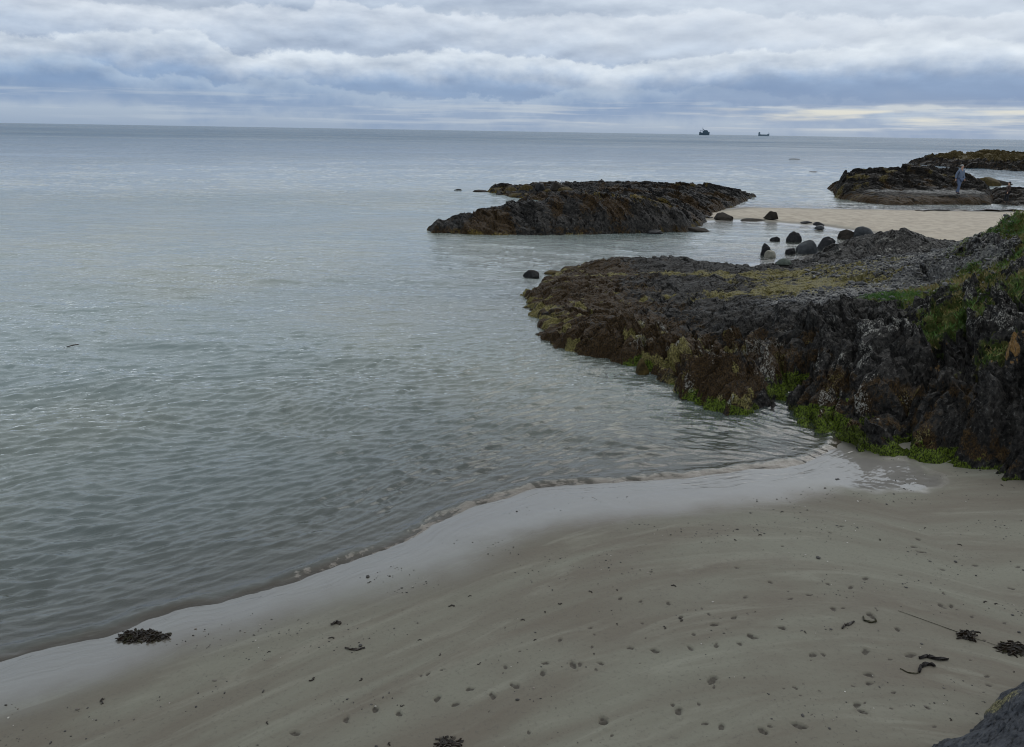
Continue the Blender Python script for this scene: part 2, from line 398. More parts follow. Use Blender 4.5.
def sea_mat():
    m, N = new_mat('sea_water')
    pos = N.node('ShaderNodeNewGeometry', 0)
    px, py, pz = N.sep(pos)
    dist = N.m('SQRT', N.add(N.mul(px, px), N.mul(py, py)))
    v = N.mapping(pos, (1, 1, 1), (0, 0, R(-8)))
    vx, vy, vz = N.sep(v)
    fine = N.noise(N.xyz(N.mul(vx, 3.4), N.mul(vy, 6.5)), 1.8, 4, .62, .7)
    midn = N.noise(N.xyz(N.mul(vx, 1.25), N.mul(vy, 2.9)), 1.0, 5, .6, .6)
    bign = N.noise(N.xyz(N.mul(vx, .16), N.mul(vy, .30)), 1.0, 6, .66, .5)
    huge = N.noise(N.xyz(N.mul(vx, .008), N.mul(vy, .03)), 1.0, 5, .65, .3)
    wf = N.mul(N.ss(dist, 6.0, 18.0, .25, 1.0), N.ss(dist, 18.0, 120.0, 1.0, .12)); wm = N.mul(N.ss(dist, 6.0, 25.0, .25, 1.0), N.ss(dist, 120.0, 700.0, 1.0, .15)); wb = N.ss(dist, 25.0, 200.0, 0.0, 1.0)
    hgt = N.add(N.add(N.mul(N.mul(fine, wf), .017), N.mul(N.mul(midn, wm), .072)), N.add(N.mul(N.mul(bign, wb), .55), N.mul(N.mul(huge, N.ss(dist, 200.0, 1500.0)), 1.6)))
    gust = N.noise(N.xyz(N.mul(vx, .012), N.mul(vy, .035), 3.0), 1.0, 6, .7, .6); gust2 = N.noise(N.xyz(N.mul(vx, .0016), N.mul(vy, .009), 7.0), 1.0, 6, .7, .4)
    gg = N.mul(N.ss(gust, .35, .65, .55, 1.35), N.ss(gust2, .35, .65, .6, 1.3)); nrm = N.bump(hgt, 1.0, N.mul(N.ss(dist, 10.0, 90.0, .85, .85), N.m('ADD', 1.0, N.mul(N.sub(gg, 1.0), N.ss(dist, 12.0, 60.0)))))
    dep = N.attr('depth')
    op = N.m('SUBTRACT', 1.0, N.m('EXPONENT', N.mul(dep, -1.5)))
    patch = N.noise(pos, .12, 4, .5, .4)
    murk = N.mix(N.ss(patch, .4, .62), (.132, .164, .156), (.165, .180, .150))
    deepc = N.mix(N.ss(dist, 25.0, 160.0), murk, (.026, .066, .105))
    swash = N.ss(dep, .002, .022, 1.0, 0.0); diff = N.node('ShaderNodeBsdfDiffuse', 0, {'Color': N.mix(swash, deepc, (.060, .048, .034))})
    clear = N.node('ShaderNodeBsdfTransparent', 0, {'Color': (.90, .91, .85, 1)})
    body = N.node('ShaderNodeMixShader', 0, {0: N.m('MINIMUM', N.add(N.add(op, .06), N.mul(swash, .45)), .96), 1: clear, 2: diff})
    fr = N.mul(N.node('ShaderNodeFresnel', 0, {'IOR': 1.40, 'Normal': nrm}), N.ss(dist, 20.0, 400.0, 1.0, .47))
    gl = N.node('ShaderNodeBsdfGlossy', 0, {'Color': (1, 1, 1, 1), 'Roughness': N.mul(N.ss(dist, 8.0, 300.0, .05, .18), gg), 'Normal': nrm})
    N.out(N.node('ShaderNodeMixShader', 0, {0: fr, 1: body, 2: gl})); return m
V = np.stack([SX, SY, SZ], -1).reshape(-1, 3)
Fq = grid_faces(nr, nc, keep, True)
V, Fq, at = compact(V, Fq, dict(depth=depth.ravel()))
sea = mesh_np('sea', V, Fq, sea_mat(), True, at); tag(sea, kind='structure')
# ---- OBJECTS ----

# ------------------------------------------------------------------ rock outcrops
def rock_mat(name, strike=62, base=((.006, .0056, .0052), (.031, .028, .0245)), weed=((.009, .0062, .004), (.046, .027, .010)), scale=1.0, gold=(.085, .055, .012)):
    m, N = new_mat(name)
    pos = N.node('ShaderNodeNewGeometry', 0)
    bed = N.mapping(N.mapping(pos, (1, 1, 1), (0, 0, R(-strike))), (.30, 1.0, .8))
    n1 = N.noise(pos, 3.0*scale, 6, .65, .3); n2 = N.noise(bed, 15*scale, 5, .62, .4); n3 = N.noise(bed, 60*scale, 4, .62)
    c = N.mix(N.ss(n2, .32, .68), base[0], base[1])
    c = N.mix(N.mul(N.ss(n1, .55, .75), .5), c, (.036, .030, .023))
    n4 = N.noise(bed, 30*scale, 3, .6); c = N.mix(N.mul(N.ss(n4, .60, .68), .6), c, (.085, .082, .075)); c = N.mix(N.ss(n4, .46, .34, 0.0, .75), c, (.004, .0038, .0036))
    at = {k: N.attr(k) for k in ('weed', 'gold', 'algae', 'lichen', 'gravel', 'moss', 'orange')}
    def cover(k, n, lo, hi): return N.ss(N.add(at[k], N.mul(N.sub(n, .5), 1.3)), lo, hi)
    c = N.mix(cover('weed', n2, .35, .6), c, N.mix(N.ss(n3, .35, .65), *weed))
    gr = N.node('ShaderNodeTexVoronoi', 'Color', {'Vector': pos, 'Scale': 22.0*scale})
    gv = N.sep(gr)[0]
    c = N.mix(cover('gravel', n2, .4, .6), c, N.mix(gv, (.030, .030, .031), (.17, .163, .15)))
    c = N.mix(cover('gold', N.add(N.mul(n3, .5), N.mul(n2, .5)), .42, .64), c, N.mix(N.ss(n3, .36, .64), [v*.25 for v in gold], [v*1.3 for v in gold]))
    c = N.mix(cover('algae', N.add(N.mul(n3, .2), N.mul(n2, .8)), .44, .60), c, N.mix(N.ss(n3, .38, .62), (.010, .012, .004), N.mix(N.ss(n1, .32, .52), (.040, .045, .008), (.080, .112, .010))))
    c = N.mix(cover('moss', n2, .40, .6), c, N.mix(N.ss(n1, .4, .6), (.026, .042, .008), (.066, .062, .018)))
    c = N.mix(cover('lichen', N.add(N.mul(n3, .6), N.mul(n2, .4)), .54, .66), c, N.mix(n2, (.085, .08, .07), (.25, .24, .21)))
    c = N.mix(cover('orange', n2, .55, .7), c, (.15, .085, .03))
    vor = N.node('ShaderNodeTexVoronoi', 0, {'Vector': bed, 'Scale': 17*scale})
    hg = N.add(N.add(N.mul(n2, .05/scale), N.mul(n3, .016/scale)), N.mul(vor, .022/scale))
    rough = N.add(.42, N.mul(n2, .4))
    N.out(N.node('ShaderNodeBsdfPrincipled', 0, {'Base Color': c, 'Roughness': rough, 'Normal': N.bump(hg, 1.0, 1.0), 'Specular IOR Level': .09}))
    return m

def rbf(pts, x, y, smooth=.0):
    pts = np.array(pts, float); n = len(pts)
    D = np.hypot(pts[:, None, 0]-pts[None, :, 0], pts[:, None, 1]-pts[None, :, 1])+smooth*np.eye(n)
    A = np.zeros((n+1, n+1)); A[:n, :n] = D; A[n, :n] = A[:n, n] = 1
    wv = np.linalg.solve(A, np.append(pts[:, 2], 0))
    z = np.full(x.shape, wv[n])
    for k in range(n): z += wv[k]*np.hypot(x-pts[k, 0], y-pts[k, 1])
    return z

MASKS = ('weed', 'gold', 'algae', 'lichen', 'gravel', 'moss', 'orange')
def rock_field(name, outline, ctrl, res, strike, mat, amp=1.0, cell=1.0, margin=.5, edge=1.0, masks=None, rough_fn=None, seed=0, shear=.35, wob=.12, lift=.15, gullies=()):
    """rock standing on an outline (world x, y); ctrl = (x, y, z) heights of its body"""
    ol = np.array(outline); x0, y0 = ol.min(0)-margin; x1, y1 = ol.max(0)+margin
    nx = int((x1-x0)/res)+2; ny = int((y1-y0)/res)+2
    x, y = np.meshgrid(x0+np.arange(nx)*res, y0+np.arange(ny)*res)
    d = sdist(x, y, outline)+wob*fbm(x*.9/cell, y*.9/cell, seed+1, 4, .55)*1.2
    z = rbf(ctrl, x, y, .02)
    c, s = math.cos(strike), math.sin(strike)
    wxx = x+.5*cell*fbm(x*.45/cell, y*.45/cell, seed+2, 3); wyy = y+.5*cell*fbm(x*.45/cell, y*.45/cell, seed+3, 3)
    u = (-wxx*s+wyy*c)/cell; v = (wxx*c+wyy*s)/cell           # across and along the strata
    k = np.ones_like(x) if rough_fn is None else rough_fn(x, y)
    h0, e0 = plates(u*.8, v*.30, seed+4, .9); h1, e1 = plates(u*2.3, v*.55, seed+5, 1.1); h2, e2 = plates(u*5.8, v*1.25, seed+6, 1.1); h3, e3 = plates(u*13, v*3.2, seed+7, 1.0)
    det = .34*h0+.27*h1+.20*h2+.070*h3-.14*np.exp(-e0*9)-.11*np.exp(-e1*9)-.06*np.exp(-e2*8)
    det += (.09*ridged(u*1.6, v*.35, seed+8, 4, .55))+.010*fbm(x*9/cell, y*9/cell, seed+9, 3)
    det += .022*plates(u*24, v*8, seed+14, 1.0)[0]
    det *= amp*cell*k
    for (gx, gy, gl, gw, gd) in gullies:
        la = (x-gx)*c+(y-gy)*s; lc = -(x-gx)*s+(y-gy)*c+.12*perlin(la*2, gx+la*0, seed+15)
        det -= gd*np.exp(-(lc/gw)**2)*sstep(la, .0, .4)*(1-sstep(la, gl*.5, gl))
    lim = np.clip(d/edge, -1.5, 1)
    prof = np.sqrt(np.clip(lim, 0, 1))
    Zr = z*(.12+.88*prof)*(d > 0)+det*(.3+.7*sstep(d, -.1, .6*cell))+np.where(d < 0, d*1.6, 0)-.08*cell+lift*sstep(d, -.02, .3*cell)
    Zr += .05*cell*perlin(x*2.2/cell, y*2.2/cell, seed+10)
    sx = -s*shear*det+.03*cell*amp*perlin(x*5/cell, y*5/cell, seed+12)*k; sy = c*shear*det
    keep = (d > -margin) & (Zr > -.5)
    info = dict(x=x, y=y, z=Zr, d=d, det=det/(amp*cell), base=z, h1=h1, h2=h2, e1=e1)
    mk = {q: np.zeros_like(x) for q in MASKS}
    if masks: masks(info, mk)
    V = np.stack([x+sx, y+sy, Zr], -1).reshape(-1, 3)
    V, Fq, at = compact(V, grid_faces(ny, nx, keep), {q: a.ravel() for q, a in mk.items()})
    o = mesh_np(name, V, Fq, mat, False, at)
    return o, V, Fq, at

def blob(x, y, px, py, Yd, rx, ry):
    q = PY(px, py, Yd); return np.exp(-(((x-q[0])/rx)**2+((y-q[1])/ry)**2))

black = rock_mat('black_slate_rock')
# --- the big outcrop beside the beach
oc_px = [(1045, 507), (1000, 489), (950, 472), (900, 464), (850, 450), (815, 428), (792, 408), (783, 395), (772, 414), (728, 421), (688, 405), (664, 386), (640, 374), (612, 363), (570, 354), (540, 337),
         (529, 316), (526, 297), (540, 283), (566, 270)]
outline = [P(*q) for q in oc_px]+[P(600, 264), P(680, 266), P(760, 268), P(800, 264), P(850, 253), P(868, 246), P(885, 239)]+[(13.2, 27.5), (17, 26), (22, 24), (24, 12), (9, 5.5)]
ctrl = [(*P(*q), 0.0) for q in oc_px]
cy = [(700, 385, 12.6), (740, 385, 11.9), (760, 350, 12.6), (700, 345, 14), (650, 340, 15.3), (600, 330, 16.2), (560, 310, 17.3), (560, 288, 19.5), (600, 270, 21.5), (600, 256, 22.4), (640, 250.5, 22.8),
      (680, 250, 23), (720, 256, 23.4), (770, 262, 23.6), (800, 258, 24.2), (680, 300, 17.8), (740, 300, 16.3), (800, 300, 14.8), (850, 318, 12.8), (850, 300, 14), (850, 285, 16), (800, 280, 17.5), (850, 268, 20),
      (800, 268, 20.5), (880, 250, 24), (905, 230, 24.6), (930, 240, 24.5), (970, 250, 23.5), (900, 265, 20), (900, 290, 15.2), (940, 290, 14.4), (950, 270, 17), (800, 340, 12.1), (800, 380, 11.2), (850, 400, 10.3),
      (850, 360, 11.2), (900, 420, 9.5), (900, 370, 10.3), (900, 330, 11.6), (950, 440, 8.9), (950, 400, 9.3), (950, 345, 10.6), (960, 305, 12), (1000, 455, 8.5), (1000, 410, 8.8), (1000, 360, 9.8), (1000, 300, 11.6),
      (992, 270, 14.8), (1010, 240, 16.3), (1024, 213, 17.5), (1024, 300, 11.4), (1030, 420, 8.5), (1060, 215, 17), (1060, 300, 11), (1100, 420, 8), (1100, 190, 17)]
ctrl += [(q[0], q[1], q[2]-.08 if q[0] > 8.6 else (max(.1, q[2]-.20) if q[1] < 17 else max(.05, q[2]-.34))) for q in [PY(*q) for q in cy]]+[(*P(667, 388), .28), (*P(692, 380), .45), (*P(720, 402), .42), (*P(748, 398), .55), (*P(680, 370), .45), (*P(655, 372), .3), (*P(575, 325), .22), (*P(610, 330), .3), (*P(640, 345), .3), (*P(560, 300), .35), (9.2, 11.5, 2.5), (10, 9, 2.4), (13, 14, 3.2), (16, 17, 3.0), (13.5, 21, 1.0), (12.2, 22.5, .55), (17, 23, .8), (20, 26, .5), (11, 6.5, 1.6), (14.5, 26, .5), (10.6, 20.5, .85)]
def oc_rough(x, y):
    k = 1.0-.55*sstep(y, 13.6, 15.2)
    flat = blob(x, y, 860, 290, 15.6, 2.2, 1.6)+blob(x, y, 840, 272, 18.5, 2.5, 1.6)
    k = k*(1-.75*np.clip(flat, 0, 1))
    k = np.maximum(k, .9*sstep(x+.25*(y-12), 8.6, 9.6)*(1-sstep(y, 17, 19.5)))*(1-.3*sstep(y, 18.5, 21))
    sharp = blob(x, y, 975, 325, 11.0, 1.3, 1.0)
    return np.clip(k+.35*sharp, .12, 1.5)
def oc_masks(q, mk):
    x, y, z, d, det = q['x'], q['y'], q['z'], q['d'], q['det']
    left = sstep(-x, -5.2, -1.6)
    n = fbm(x*.8, y*.8, 70, 4); n2 = fbm(x*2.4, y*2.4, 71, 3)
    mk['weed'][:] = np.clip(left*.75+.3*n, 0, 1)*(z < 1.3)+.35*sstep(n2, .2, .6)*left
    mk['gold'][:] = .8*np.clip((1-sstep(z, .05, .34))*left*(.40+.9*n2)+.55*blob(x, y, 548, 318, 16.4, .9, 1.1)+.55*blob(x, y, 680, 385, 12.2, 1.0, .8)+.5*sstep(n2, .35, .7)*left, 0, 1)
    tide = 1-sstep(z+.16*n2-.10*sstep(n, -.2, .4), .05, .22)
    base = (d < 1.6)*(x > 1.8)*(y < 14)
    mk['algae'][:] = .90*tide*base*(.66+.5*sstep(x, 3.0, 4.8)+.75*n2+.5*n)*.85+.35*(1-sstep(z, .3, .75))*base*sstep(n2, -.1, .4)
    mk['lichen'][:] = .54*np.clip(.95*sstep(det, .10, .24)*np.clip(blob(x, y, 975, 325, 11.2, 1.6, 1.5)+blob(x, y, 1005, 265, 14.5, 2.2, 2.6)+.7*blob(x, y, 880, 330, 12.0, 1.2, .7)+.6*blob(x, y, 760, 395, 11.6, .8, .6), 0, 1)
        +.5*sstep(det, .12, .26)*base*sstep(z, .18, .4)*(1-sstep(z, .6, .95))*sstep(n, -.1, .35)+.50*blob(x, y, 920, 262, 20, 1.6, .7)*sstep(n2, 0, .35)
        +.42*sstep(det, .22, .34)*sstep(n2, .15, .5), 0, 1)
    mk['gravel'][:] = np.clip(1.3*blob(x, y, 865, 287, 15.8, 2.0, 1.1)+.9*blob(x, y, 930, 290, 15.0, 1.2, 1.3)+.8*blob(x, y, 960, 262, 19, 2.5, 2.5)+.25*sstep(y, 17, 20)*(x > 6), 0, 1)
    mk['moss'][:] = np.clip(1.3*blob(x, y, 915, 294, 14.6, 1.0, .8)+1.0*blob(x, y, 985, 300, 12.2, 1.1, .8)+.8*blob(x, y, 1020, 345, 10.1, .8, .5)+.9*blob(x, y, 1010, 270, 14.5, 1.5, 1.2)+.9*blob(x, y, 1024, 225, 17, 1.6, 1.6)
        +.75*sstep(z, 1.9, 2.5)+.6*blob(x, y, 945, 322, 11.6, .6, .35), 0, 1)*(1-.6*sstep(det, .12, .25))
    low = (d < 2.2)*(x > 1.8)*(y < 14)*sstep(z, .08, .25)*(1-sstep(z+.25*n, .45, .95))
    mk['weed'][:] = np.clip(mk['weed']+low*(.45+.5*n2), 0, 1); mk['lichen'][:] = np.clip(mk['lichen']+low*.42*sstep(n+.4*n2, -.15, .3)+.34*sstep(fbm(x*1.5, y*1.5, 73, 3), .15, .5)+.40*sstep(x, 8.2, 9.2)*sstep(n2, -.1, .3), 0, .56); mk['gold'][:] = np.clip(mk['gold']+.42*low*sstep(n2, .0, .5), 0, 1)
    yl = np.clip(.8*blob(x, y, 825, 282, 17.5, 2.0, 1.9)+.7*blob(x, y, 830, 266, 20.5, 3.0, 1.7)+.5*blob(x, y, 740, 285, 18, 2.2, .5)+.5*blob(x, y, 700, 268, 21, 3, .4), 0, 1)
    mk['gold'][:] = np.clip(mk['gold']+1.35*yl*(.75+.5*n2), 0, 1)
    mk['orange'][:] = .75*blob(x, y, 1015, 375, 9.7, .5, .35)*sstep(det, .0, .2)+.5*blob(x, y, 935, 345, 10.9, .4, .4)
oc_mat = rock_mat('dark_outcrop_rock', gold=(.118, .100, .034))
outcrop, OV, OF, OA = rock_field('rock_outcrop', outline, ctrl, .028, R(62), oc_mat, amp=1.0, cell=.62, margin=.5, edge=.8, wob=.18, masks=oc_masks, rough_fn=oc_rough, seed=100, gullies=[(*P(786, 404), 1.8, .10, .45), (*P(700, 402), 1.8, .07, .12), (*P(745, 416), 1.3, .06, .10), (*P(832, 440), 2.2, .08, .16), (*P(893, 460), 2.6, .09, .18), (*P(945, 470), 2.4, .07, .14), (*P(992, 486), 2.6, .09, .18)])
tag(outcrop, 'big jagged black rock outcrop beside the beach with green algae along its foot', 'rock outcrop')

def top_z(V, x, y, rad=.2):
    q = np.hypot(V[:, 0]-x, V[:, 1]-y) < rad
    return float(np.percentile(V[q, 2], 85)) if q.any() else 0.0

# --- islet across the bay
il = [(428, 229), (432, 233), (500, 235.5), (600, 234.5), (688, 232), (704, 225), (716, 214), (735, 206), (757, 197), (745, 193), (640, 188.5), (540, 187.5), (492, 188.5), (486, 192), (505, 196.5), (535, 200.5),
      (552, 204), (545, 214), (480, 222), (440, 226.5)]
ctrl = [(*P(*q), 0.0) for q in il]
ctrl += [PY(*q) for q in [(438, 226, 31), (460, 220, 31.8), (482, 213, 32.2), (505, 208, 32.6), (550, 200, 33.2), (600, 198, 33.8), (650, 202, 33.6), (685, 211, 33.2), (600, 214, 32), (520, 220, 32), (650, 217, 32),
         (505, 191, 52), (540, 188, 52.5), (558, 187, 52.5), (620, 186, 52), (700, 187, 51.5), (735, 192.5, 51.5), (580, 195, 41), (640, 194.5, 41), (690, 199, 41.5), (715, 205, 42.5)]]
def il_masks(q, mk):
    x, y, z, det = q['x'], q['y'], q['z'], q['det']
    n = fbm(x*.5, y*.35, 80, 4); n2 = fbm(x*1.6, y*1.2, 81, 3)
    mk['weed'][:] = .30+.6*n+.25*(1-sstep(z, .1, .5))
    mk['gold'][:] = .8*np.clip((1-sstep(z+.25*n2, .1, .5))*(.25+1.0*n2)+.6*blob(x, y, 445, 226, 29.5, 1.6, 1.4)+1.0*blob(x, y, 625, 201, 34.5, 3.4, 1.6)*sstep(n2, -.35, .3)+.9*blob(x, y, 690, 185, 51.5, 3.2, 2.5)*sstep(n2, -.2, .5)+.65*blob(x, y, 520, 188, 53, 4.5, 2.2)*sstep(n2, -.5, .3), 0, 1)
    mk['lichen'][:] = .3*sstep(det, .2, .3)
islet, IV, IF_, IA = rock_field('rock_islet', [P(*q) for q in il], ctrl, .07, R(118), rock_mat('islet_rock', strike=118, scale=.55, gold=(.085, .060, .014)), amp=.6, cell=.9, margin=.7, edge=1.3, masks=il_masks, seed=200, lift=.2)
tag(islet, 'long dark rock islet with mustard seaweed lying across the water in the middle', 'rock islet')

# --- rock with a flat ledge where the walker stands
rr = [(826, 188), (836, 194), (834, 198), (850, 201), (885, 205), (940, 205), (992, 204.5), (992, 196), (987, 189), (950, 185), (900, 184), (845, 185)]
ctrl = [(*P(*q), 0.0) for q in rr]
ctrl += [PY(*q) for q in [(855, 197.5, 50), (880, 197, 49.2), (920, 197, 49.4), (955, 196, 49.6), (980, 196, 50.2), (850, 195, 51.5), (900, 194, 51), (940, 193.5, 51), (975, 193, 51.2), (846, 184, 53.5), (870, 183, 52.8), (905, 183, 52.8), (930, 185, 52.6),
         (840, 176, 56), (852, 172, 56), (880, 170.5, 56), (905, 169.5, 56), (925, 170, 56), (938, 174, 55.5), (944, 181, 54.5), (952, 171, 56), (962, 175, 55.5), (974, 185, 54.5), (982, 192, 52.5)]]
def rr_rough(x, y): return np.clip(.22+.9*sstep(y, 51.2, 52.6), .2, 1)
def rr_masks(q, mk):
    x, y, z, det = q['x'], q['y'], q['z'], q['det']; n2 = fbm(x*1.0, y*1.0, 91, 4)
    mk['gold'][:] = np.clip(.85*blob(x, y, 845, 190, 53, 2.4, 4)*(.5+.7*n2)+.6*sstep(z, .9, 1.6)*sstep(n2, .0, .5), 0, 1)
    mk['gravel'][:] = .8*(1-sstep(y, 51.0, 52.0))*sstep(z, .48, .62)
    mk['weed'][:] = .3+.4*n2+.5*(1-sstep(z, .3, .5)); mk['lichen'][:] = .6*blob(x, y, 915, 180, 54, 2.0, 2.5)*sstep(det, .05, .2)
ledge, LV, _, _ = rock_field('ledge_rock', [P(*q) for q in rr], ctrl, .085, R(150), rock_mat('ledge_rock_stone', strike=150, base=((.008, .0072, .0064), (.026, .022, .018)), scale=.5, gold=(.075, .058, .02)), amp=.7, cell=1.1, margin=.7, edge=.6, masks=rr_masks, rough_fn=rr_rough, seed=300, lift=.15)
tag(ledge, 'brown hump of rock with a flat ledge at its foot where the walker stands', 'rock')

# --- low shelf under the second person, and the far reef
sh = [(988, 200), (990, 203.5), (1010, 205.5), (1050, 206), (1060, 196), (1030, 190.5), (1000, 189.5), (985, 192)]
ctrl = [(*P(*q), 0.0) for q in sh]+[PY(*q) for q in [(992, 194, 54), (1000, 190, 55), (1012, 190, 55), (1020, 191, 54.5), (1005, 198, 51.5), (1025, 199, 51.5), (1005, 203, 49.8), (1040, 195, 53), (1024, 203.5, 49.8)]]
shelf, HV, _, _ = rock_field('low_rock_shelf', [P(*q) for q in sh], ctrl, .09, R(160), black, amp=.5, cell=1.1, margin=.6, edge=.7, seed=340, lift=.10, masks=lambda q, mk: mk['weed'].__iadd__(.4))
tag(shelf, 'low wet black rock shelf that the second, darker person stands on', 'rock')
fr_ = [(906, 163.5), (940, 166.5), (980, 169), (1024, 171.5), (1100, 175), (1180, 172), (1100, 165), (1000, 162.5), (930, 162)]
ctrl = [(*P(*q), 0.0) for q in fr_]+[PY(*q) for q in [(915, 162.3, 125), (940, 161, 121), (955, 160, 120), (963, 157, 120), (985, 154.5, 120), (995, 156, 119), (1003, 159, 118), (1010, 157, 118), (1024, 156.5, 117), (1080, 156, 115), (980, 165, 115), (1024, 167, 112)]]
def fr_masks(q, mk):
    n2 = fbm(q['x']*.4, q['y']*.4, 95, 3); mk['gold'][:] = .95*sstep(q['z']+.35*n2, .8, 1.3); mk['weed'][:] = .4
reef, FV, _, _ = rock_field('far_reef', [P(*q) for q in fr_], ctrl, .22, R(150), rock_mat('far_reef_rock', scale=.3, gold=(.070, .052, .020)), amp=.8, cell=2.6, margin=1.5, edge=2.0, masks=fr_masks, seed=360, lift=.3)
tag(reef, 'farthest reef at the right edge, black below and rusty gold on top', 'rock reef')

# --- grey slab in the near corner
gs = [(876, 752), (922, 736), (958, 725), (978, 711), (987, 695), (993, 681), (1020, 668), (1080, 690), (1120, 830), (900, 830)]
zb = .24
ctrl = [(*P(*q, zb), zb) for q in gs]+[(*P(*q, z), z) for *q, z in [(1018, 700, .40), (1030, 700, .44), (1010, 725, .36), (1030, 740, .46), (985, 745, .31), (1060, 740, .52), (1000, 770, .40), (1080, 780, .55)]]
def gs_masks(q, mk):
    x, y = q['x'], q['y']; c0 = P(994, 716, .2)
    mk['gold'][:] = .8*np.exp(-((x-c0[0])**2+(y-c0[1])**2)/.02)
slab_mat = rock_mat('grey_slab_rock', strike=38, base=((.024, .026, .030), (.048, .051, .057)), scale=2.2, gold=(.12, .11, .06))
slab, SV, _, _ = rock_field('corner_slab', [P(*q, zb) for q in gs], ctrl, .011, R(38), slab_mat, amp=.13, cell=.34, margin=.2, edge=.16, seed=380, lift=.07, wob=.05, masks=gs_masks)
slab.location.z = 0
tag(slab, 'smooth blue grey slab in the near right corner of the sand', 'rock slab')

# ------------------------------------------------------------------ loose boulders
def boulder(name, px, pb, wpx, hpx, mat, label, cat='boulder', group=None, z0=0.0, seed=0, lean=0.0, smooth=.0, deep=.8, xy=None, sides=6):
    x, y = xy or P(px, pb, z0); s = y/math.cos(PITCH)/FPX*1.02
    a, h = wpx*s*.5, hpx*s; bw = a*deep; y += bw*.7
    bm = bmesh.new(); bmesh.ops.create_icosphere(bm, subdivisions=4, radius=1.0)
    g = random.Random(seed); cuts = []
    for k in range(sides):
        n = Vector((g.gauss(0, 1), g.gauss(0, 1), abs(g.gauss(0, .8)))).normalized(); cuts.append((n, g.uniform(.62, .88)))
    C = np.array([v.co[:] for v in bm.verts])
    N1 = fbm(C[:, 0]*1.6+seed, C[:, 1]*1.6+C[:, 2]*1.3, seed, 4); N2 = fbm(C[:, 0]*6+seed, C[:, 2]*6+C[:, 1]*5, seed+3, 3)
    for v, n1, n2 in zip(bm.verts, N1, N2):
        p = v.co*(1+.16*n1*(1-smooth))
        for n, dd in cuts:
            q = p.dot(n)-dd
            if q > 0: p -= n*q*.85*(1-smooth)
        p *= 1+.035*n2*(1-smooth)
        z = p.z*.9
        v.co = (p.x*a+lean*z*h, p.y*bw, z*h if z > 0 else z*h*.35)
    m = max(v.co.z for v in bm.verts)
    for v in bm.verts:
        if v.co.z > 0: v.co.z *= h/m
    me = bpy.data.meshes.new(name); bm.to_mesh(me); bm.free()
    me.polygons.foreach_set('use_smooth', np.full(len(me.polygons), True)); me.materials.append(mat)
    o = link(bpy.data.objects.new(name, me)); o.location = (x, y, z0)
    return tag(o, label, cat, group)
st_dark = simple_mat('dark_wet_stone', (.009, .009, .0095), .5, .5, 9, .12); st_grey = simple_mat('grey_stone', (.075, .078, .078), .7, .3, 5)
st_pale = simple_mat('buff_stone', (.15, .14, .11), .8, .3, 5); st_weed = simple_mat('weedy_stone', (.040, .028, .008), .7, .6, 9, .12); st_brown = simple_mat('brown_stone', (.016, .0125, .009), .7, .5, 9, .12)
st_green = simple_mat('greenish_stone', (.060, .070, .055), .8, .3, 5); st_mid = simple_mat('slate_stone', (.020, .022, .024), .55, .4, 9, .2)
G1 = 'boulders in the tidal pool'; G2 = 'low rocks on the sand bar'; G3 = 'rocks awash offshore'
B = boulder
B('boulder', 766.5, 255.5, 10, 11, st_dark, 'narrow upright black boulder in the tidal pool with a buff stone against it', group=G1, seed=1, sides=5)
B('boulder', 772, 257.3, 13, 6, st_pale, 'buff low boulder leaning on the narrow upright black one in the pool', group=G1, seed=2)
B('boulder', 776, 241, 9, 4, st_dark, 'tiny black boulder alone in the water of the pool', group=G1, seed=3)
B('boulder', 795, 242, 14.5, 9.5, st_dark, 'black domed boulder standing in the pool nearest the sand bar', group=G1, seed=4)
B('boulder', 791.5, 254.5, 12, 6, st_dark, 'low black wedge boulder between the upright one and the big grey one', group=G1, seed=5)
B('boulder', 809, 253.5, 21, 12, st_mid, 'broad grey rounded boulder, palest of the big ones in the pool', group=G1, seed=6, smooth=.3)
B('boulder', 827, 250, 17, 12, st_dark, 'angular black boulder touching the right side of the broad grey one', group=G1, seed=7, lean=.25, sides=5)
B('boulder', 851, 240.5, 19, 9.5, st_brown, 'rough brown boulder beside the smooth slanting one at the pool head', group=G1, seed=8)
B('boulder', 868, 241, 21, 13, st_mid, 'smooth slanting oval boulder at the head of the pool', group=G1, seed=9, lean=-.5, smooth=.75, z0=.05)
B('boulder', 785, 264.5, 14, 5.5, st_green, 'flat greenish stone on the back edge of the big outcrop', seed=10, smooth=.4, z0=.3)
B('low_rock', 773, 218, 15, 6, st_brown, 'pointed brown rock on the pale sand bar', 'rock', G2, z0=.15, seed=11, sides=5)
B('low_rock', 754, 221.6, 32, 2.4, st_brown, 'long flat weedy rock strip leading to the pointed rock on the sand bar', 'rock', G2, seed=12, deep=.5)
B('low_rock', 724, 219.5, 20, 6, st_brown, 'largest lumpy rock at the islet end of the sand bar', 'rock', G2, z0=.05, seed=13)
B('low_rock', 704, 219, 20, 3.6, st_dark, 'low black rock joining the islet to the largest lumpy sand bar rock', 'rock', G2, seed=14)
B('low_rock', 694, 222.8, 8, 4, st_dark, 'small black stone at the water edge beside the islet', 'rock', G2, seed=15)
B('low_rock', 696, 231.5, 30, 3.6, st_brown, 'thin brown slab awash in front of the sand bar', 'rock', G3, seed=16, deep=.5)
B('low_rock', 655, 234, 17, 3.6, st_dark, 'low black slab at the foot of the islet', 'rock', G3, seed=17)
B('low_rock', 807, 223.5, 10, 2.2, st_dark, 'thin dark sliver of rock on the damp sand above the pool', 'rock', G2, z0=.05, seed=18)
B('low_rock', 820, 225.2, 11, 2.8, st_dark, 'upper of two small dark rocks close together on the damp sand', 'rock', G2, z0=.1, seed=19)
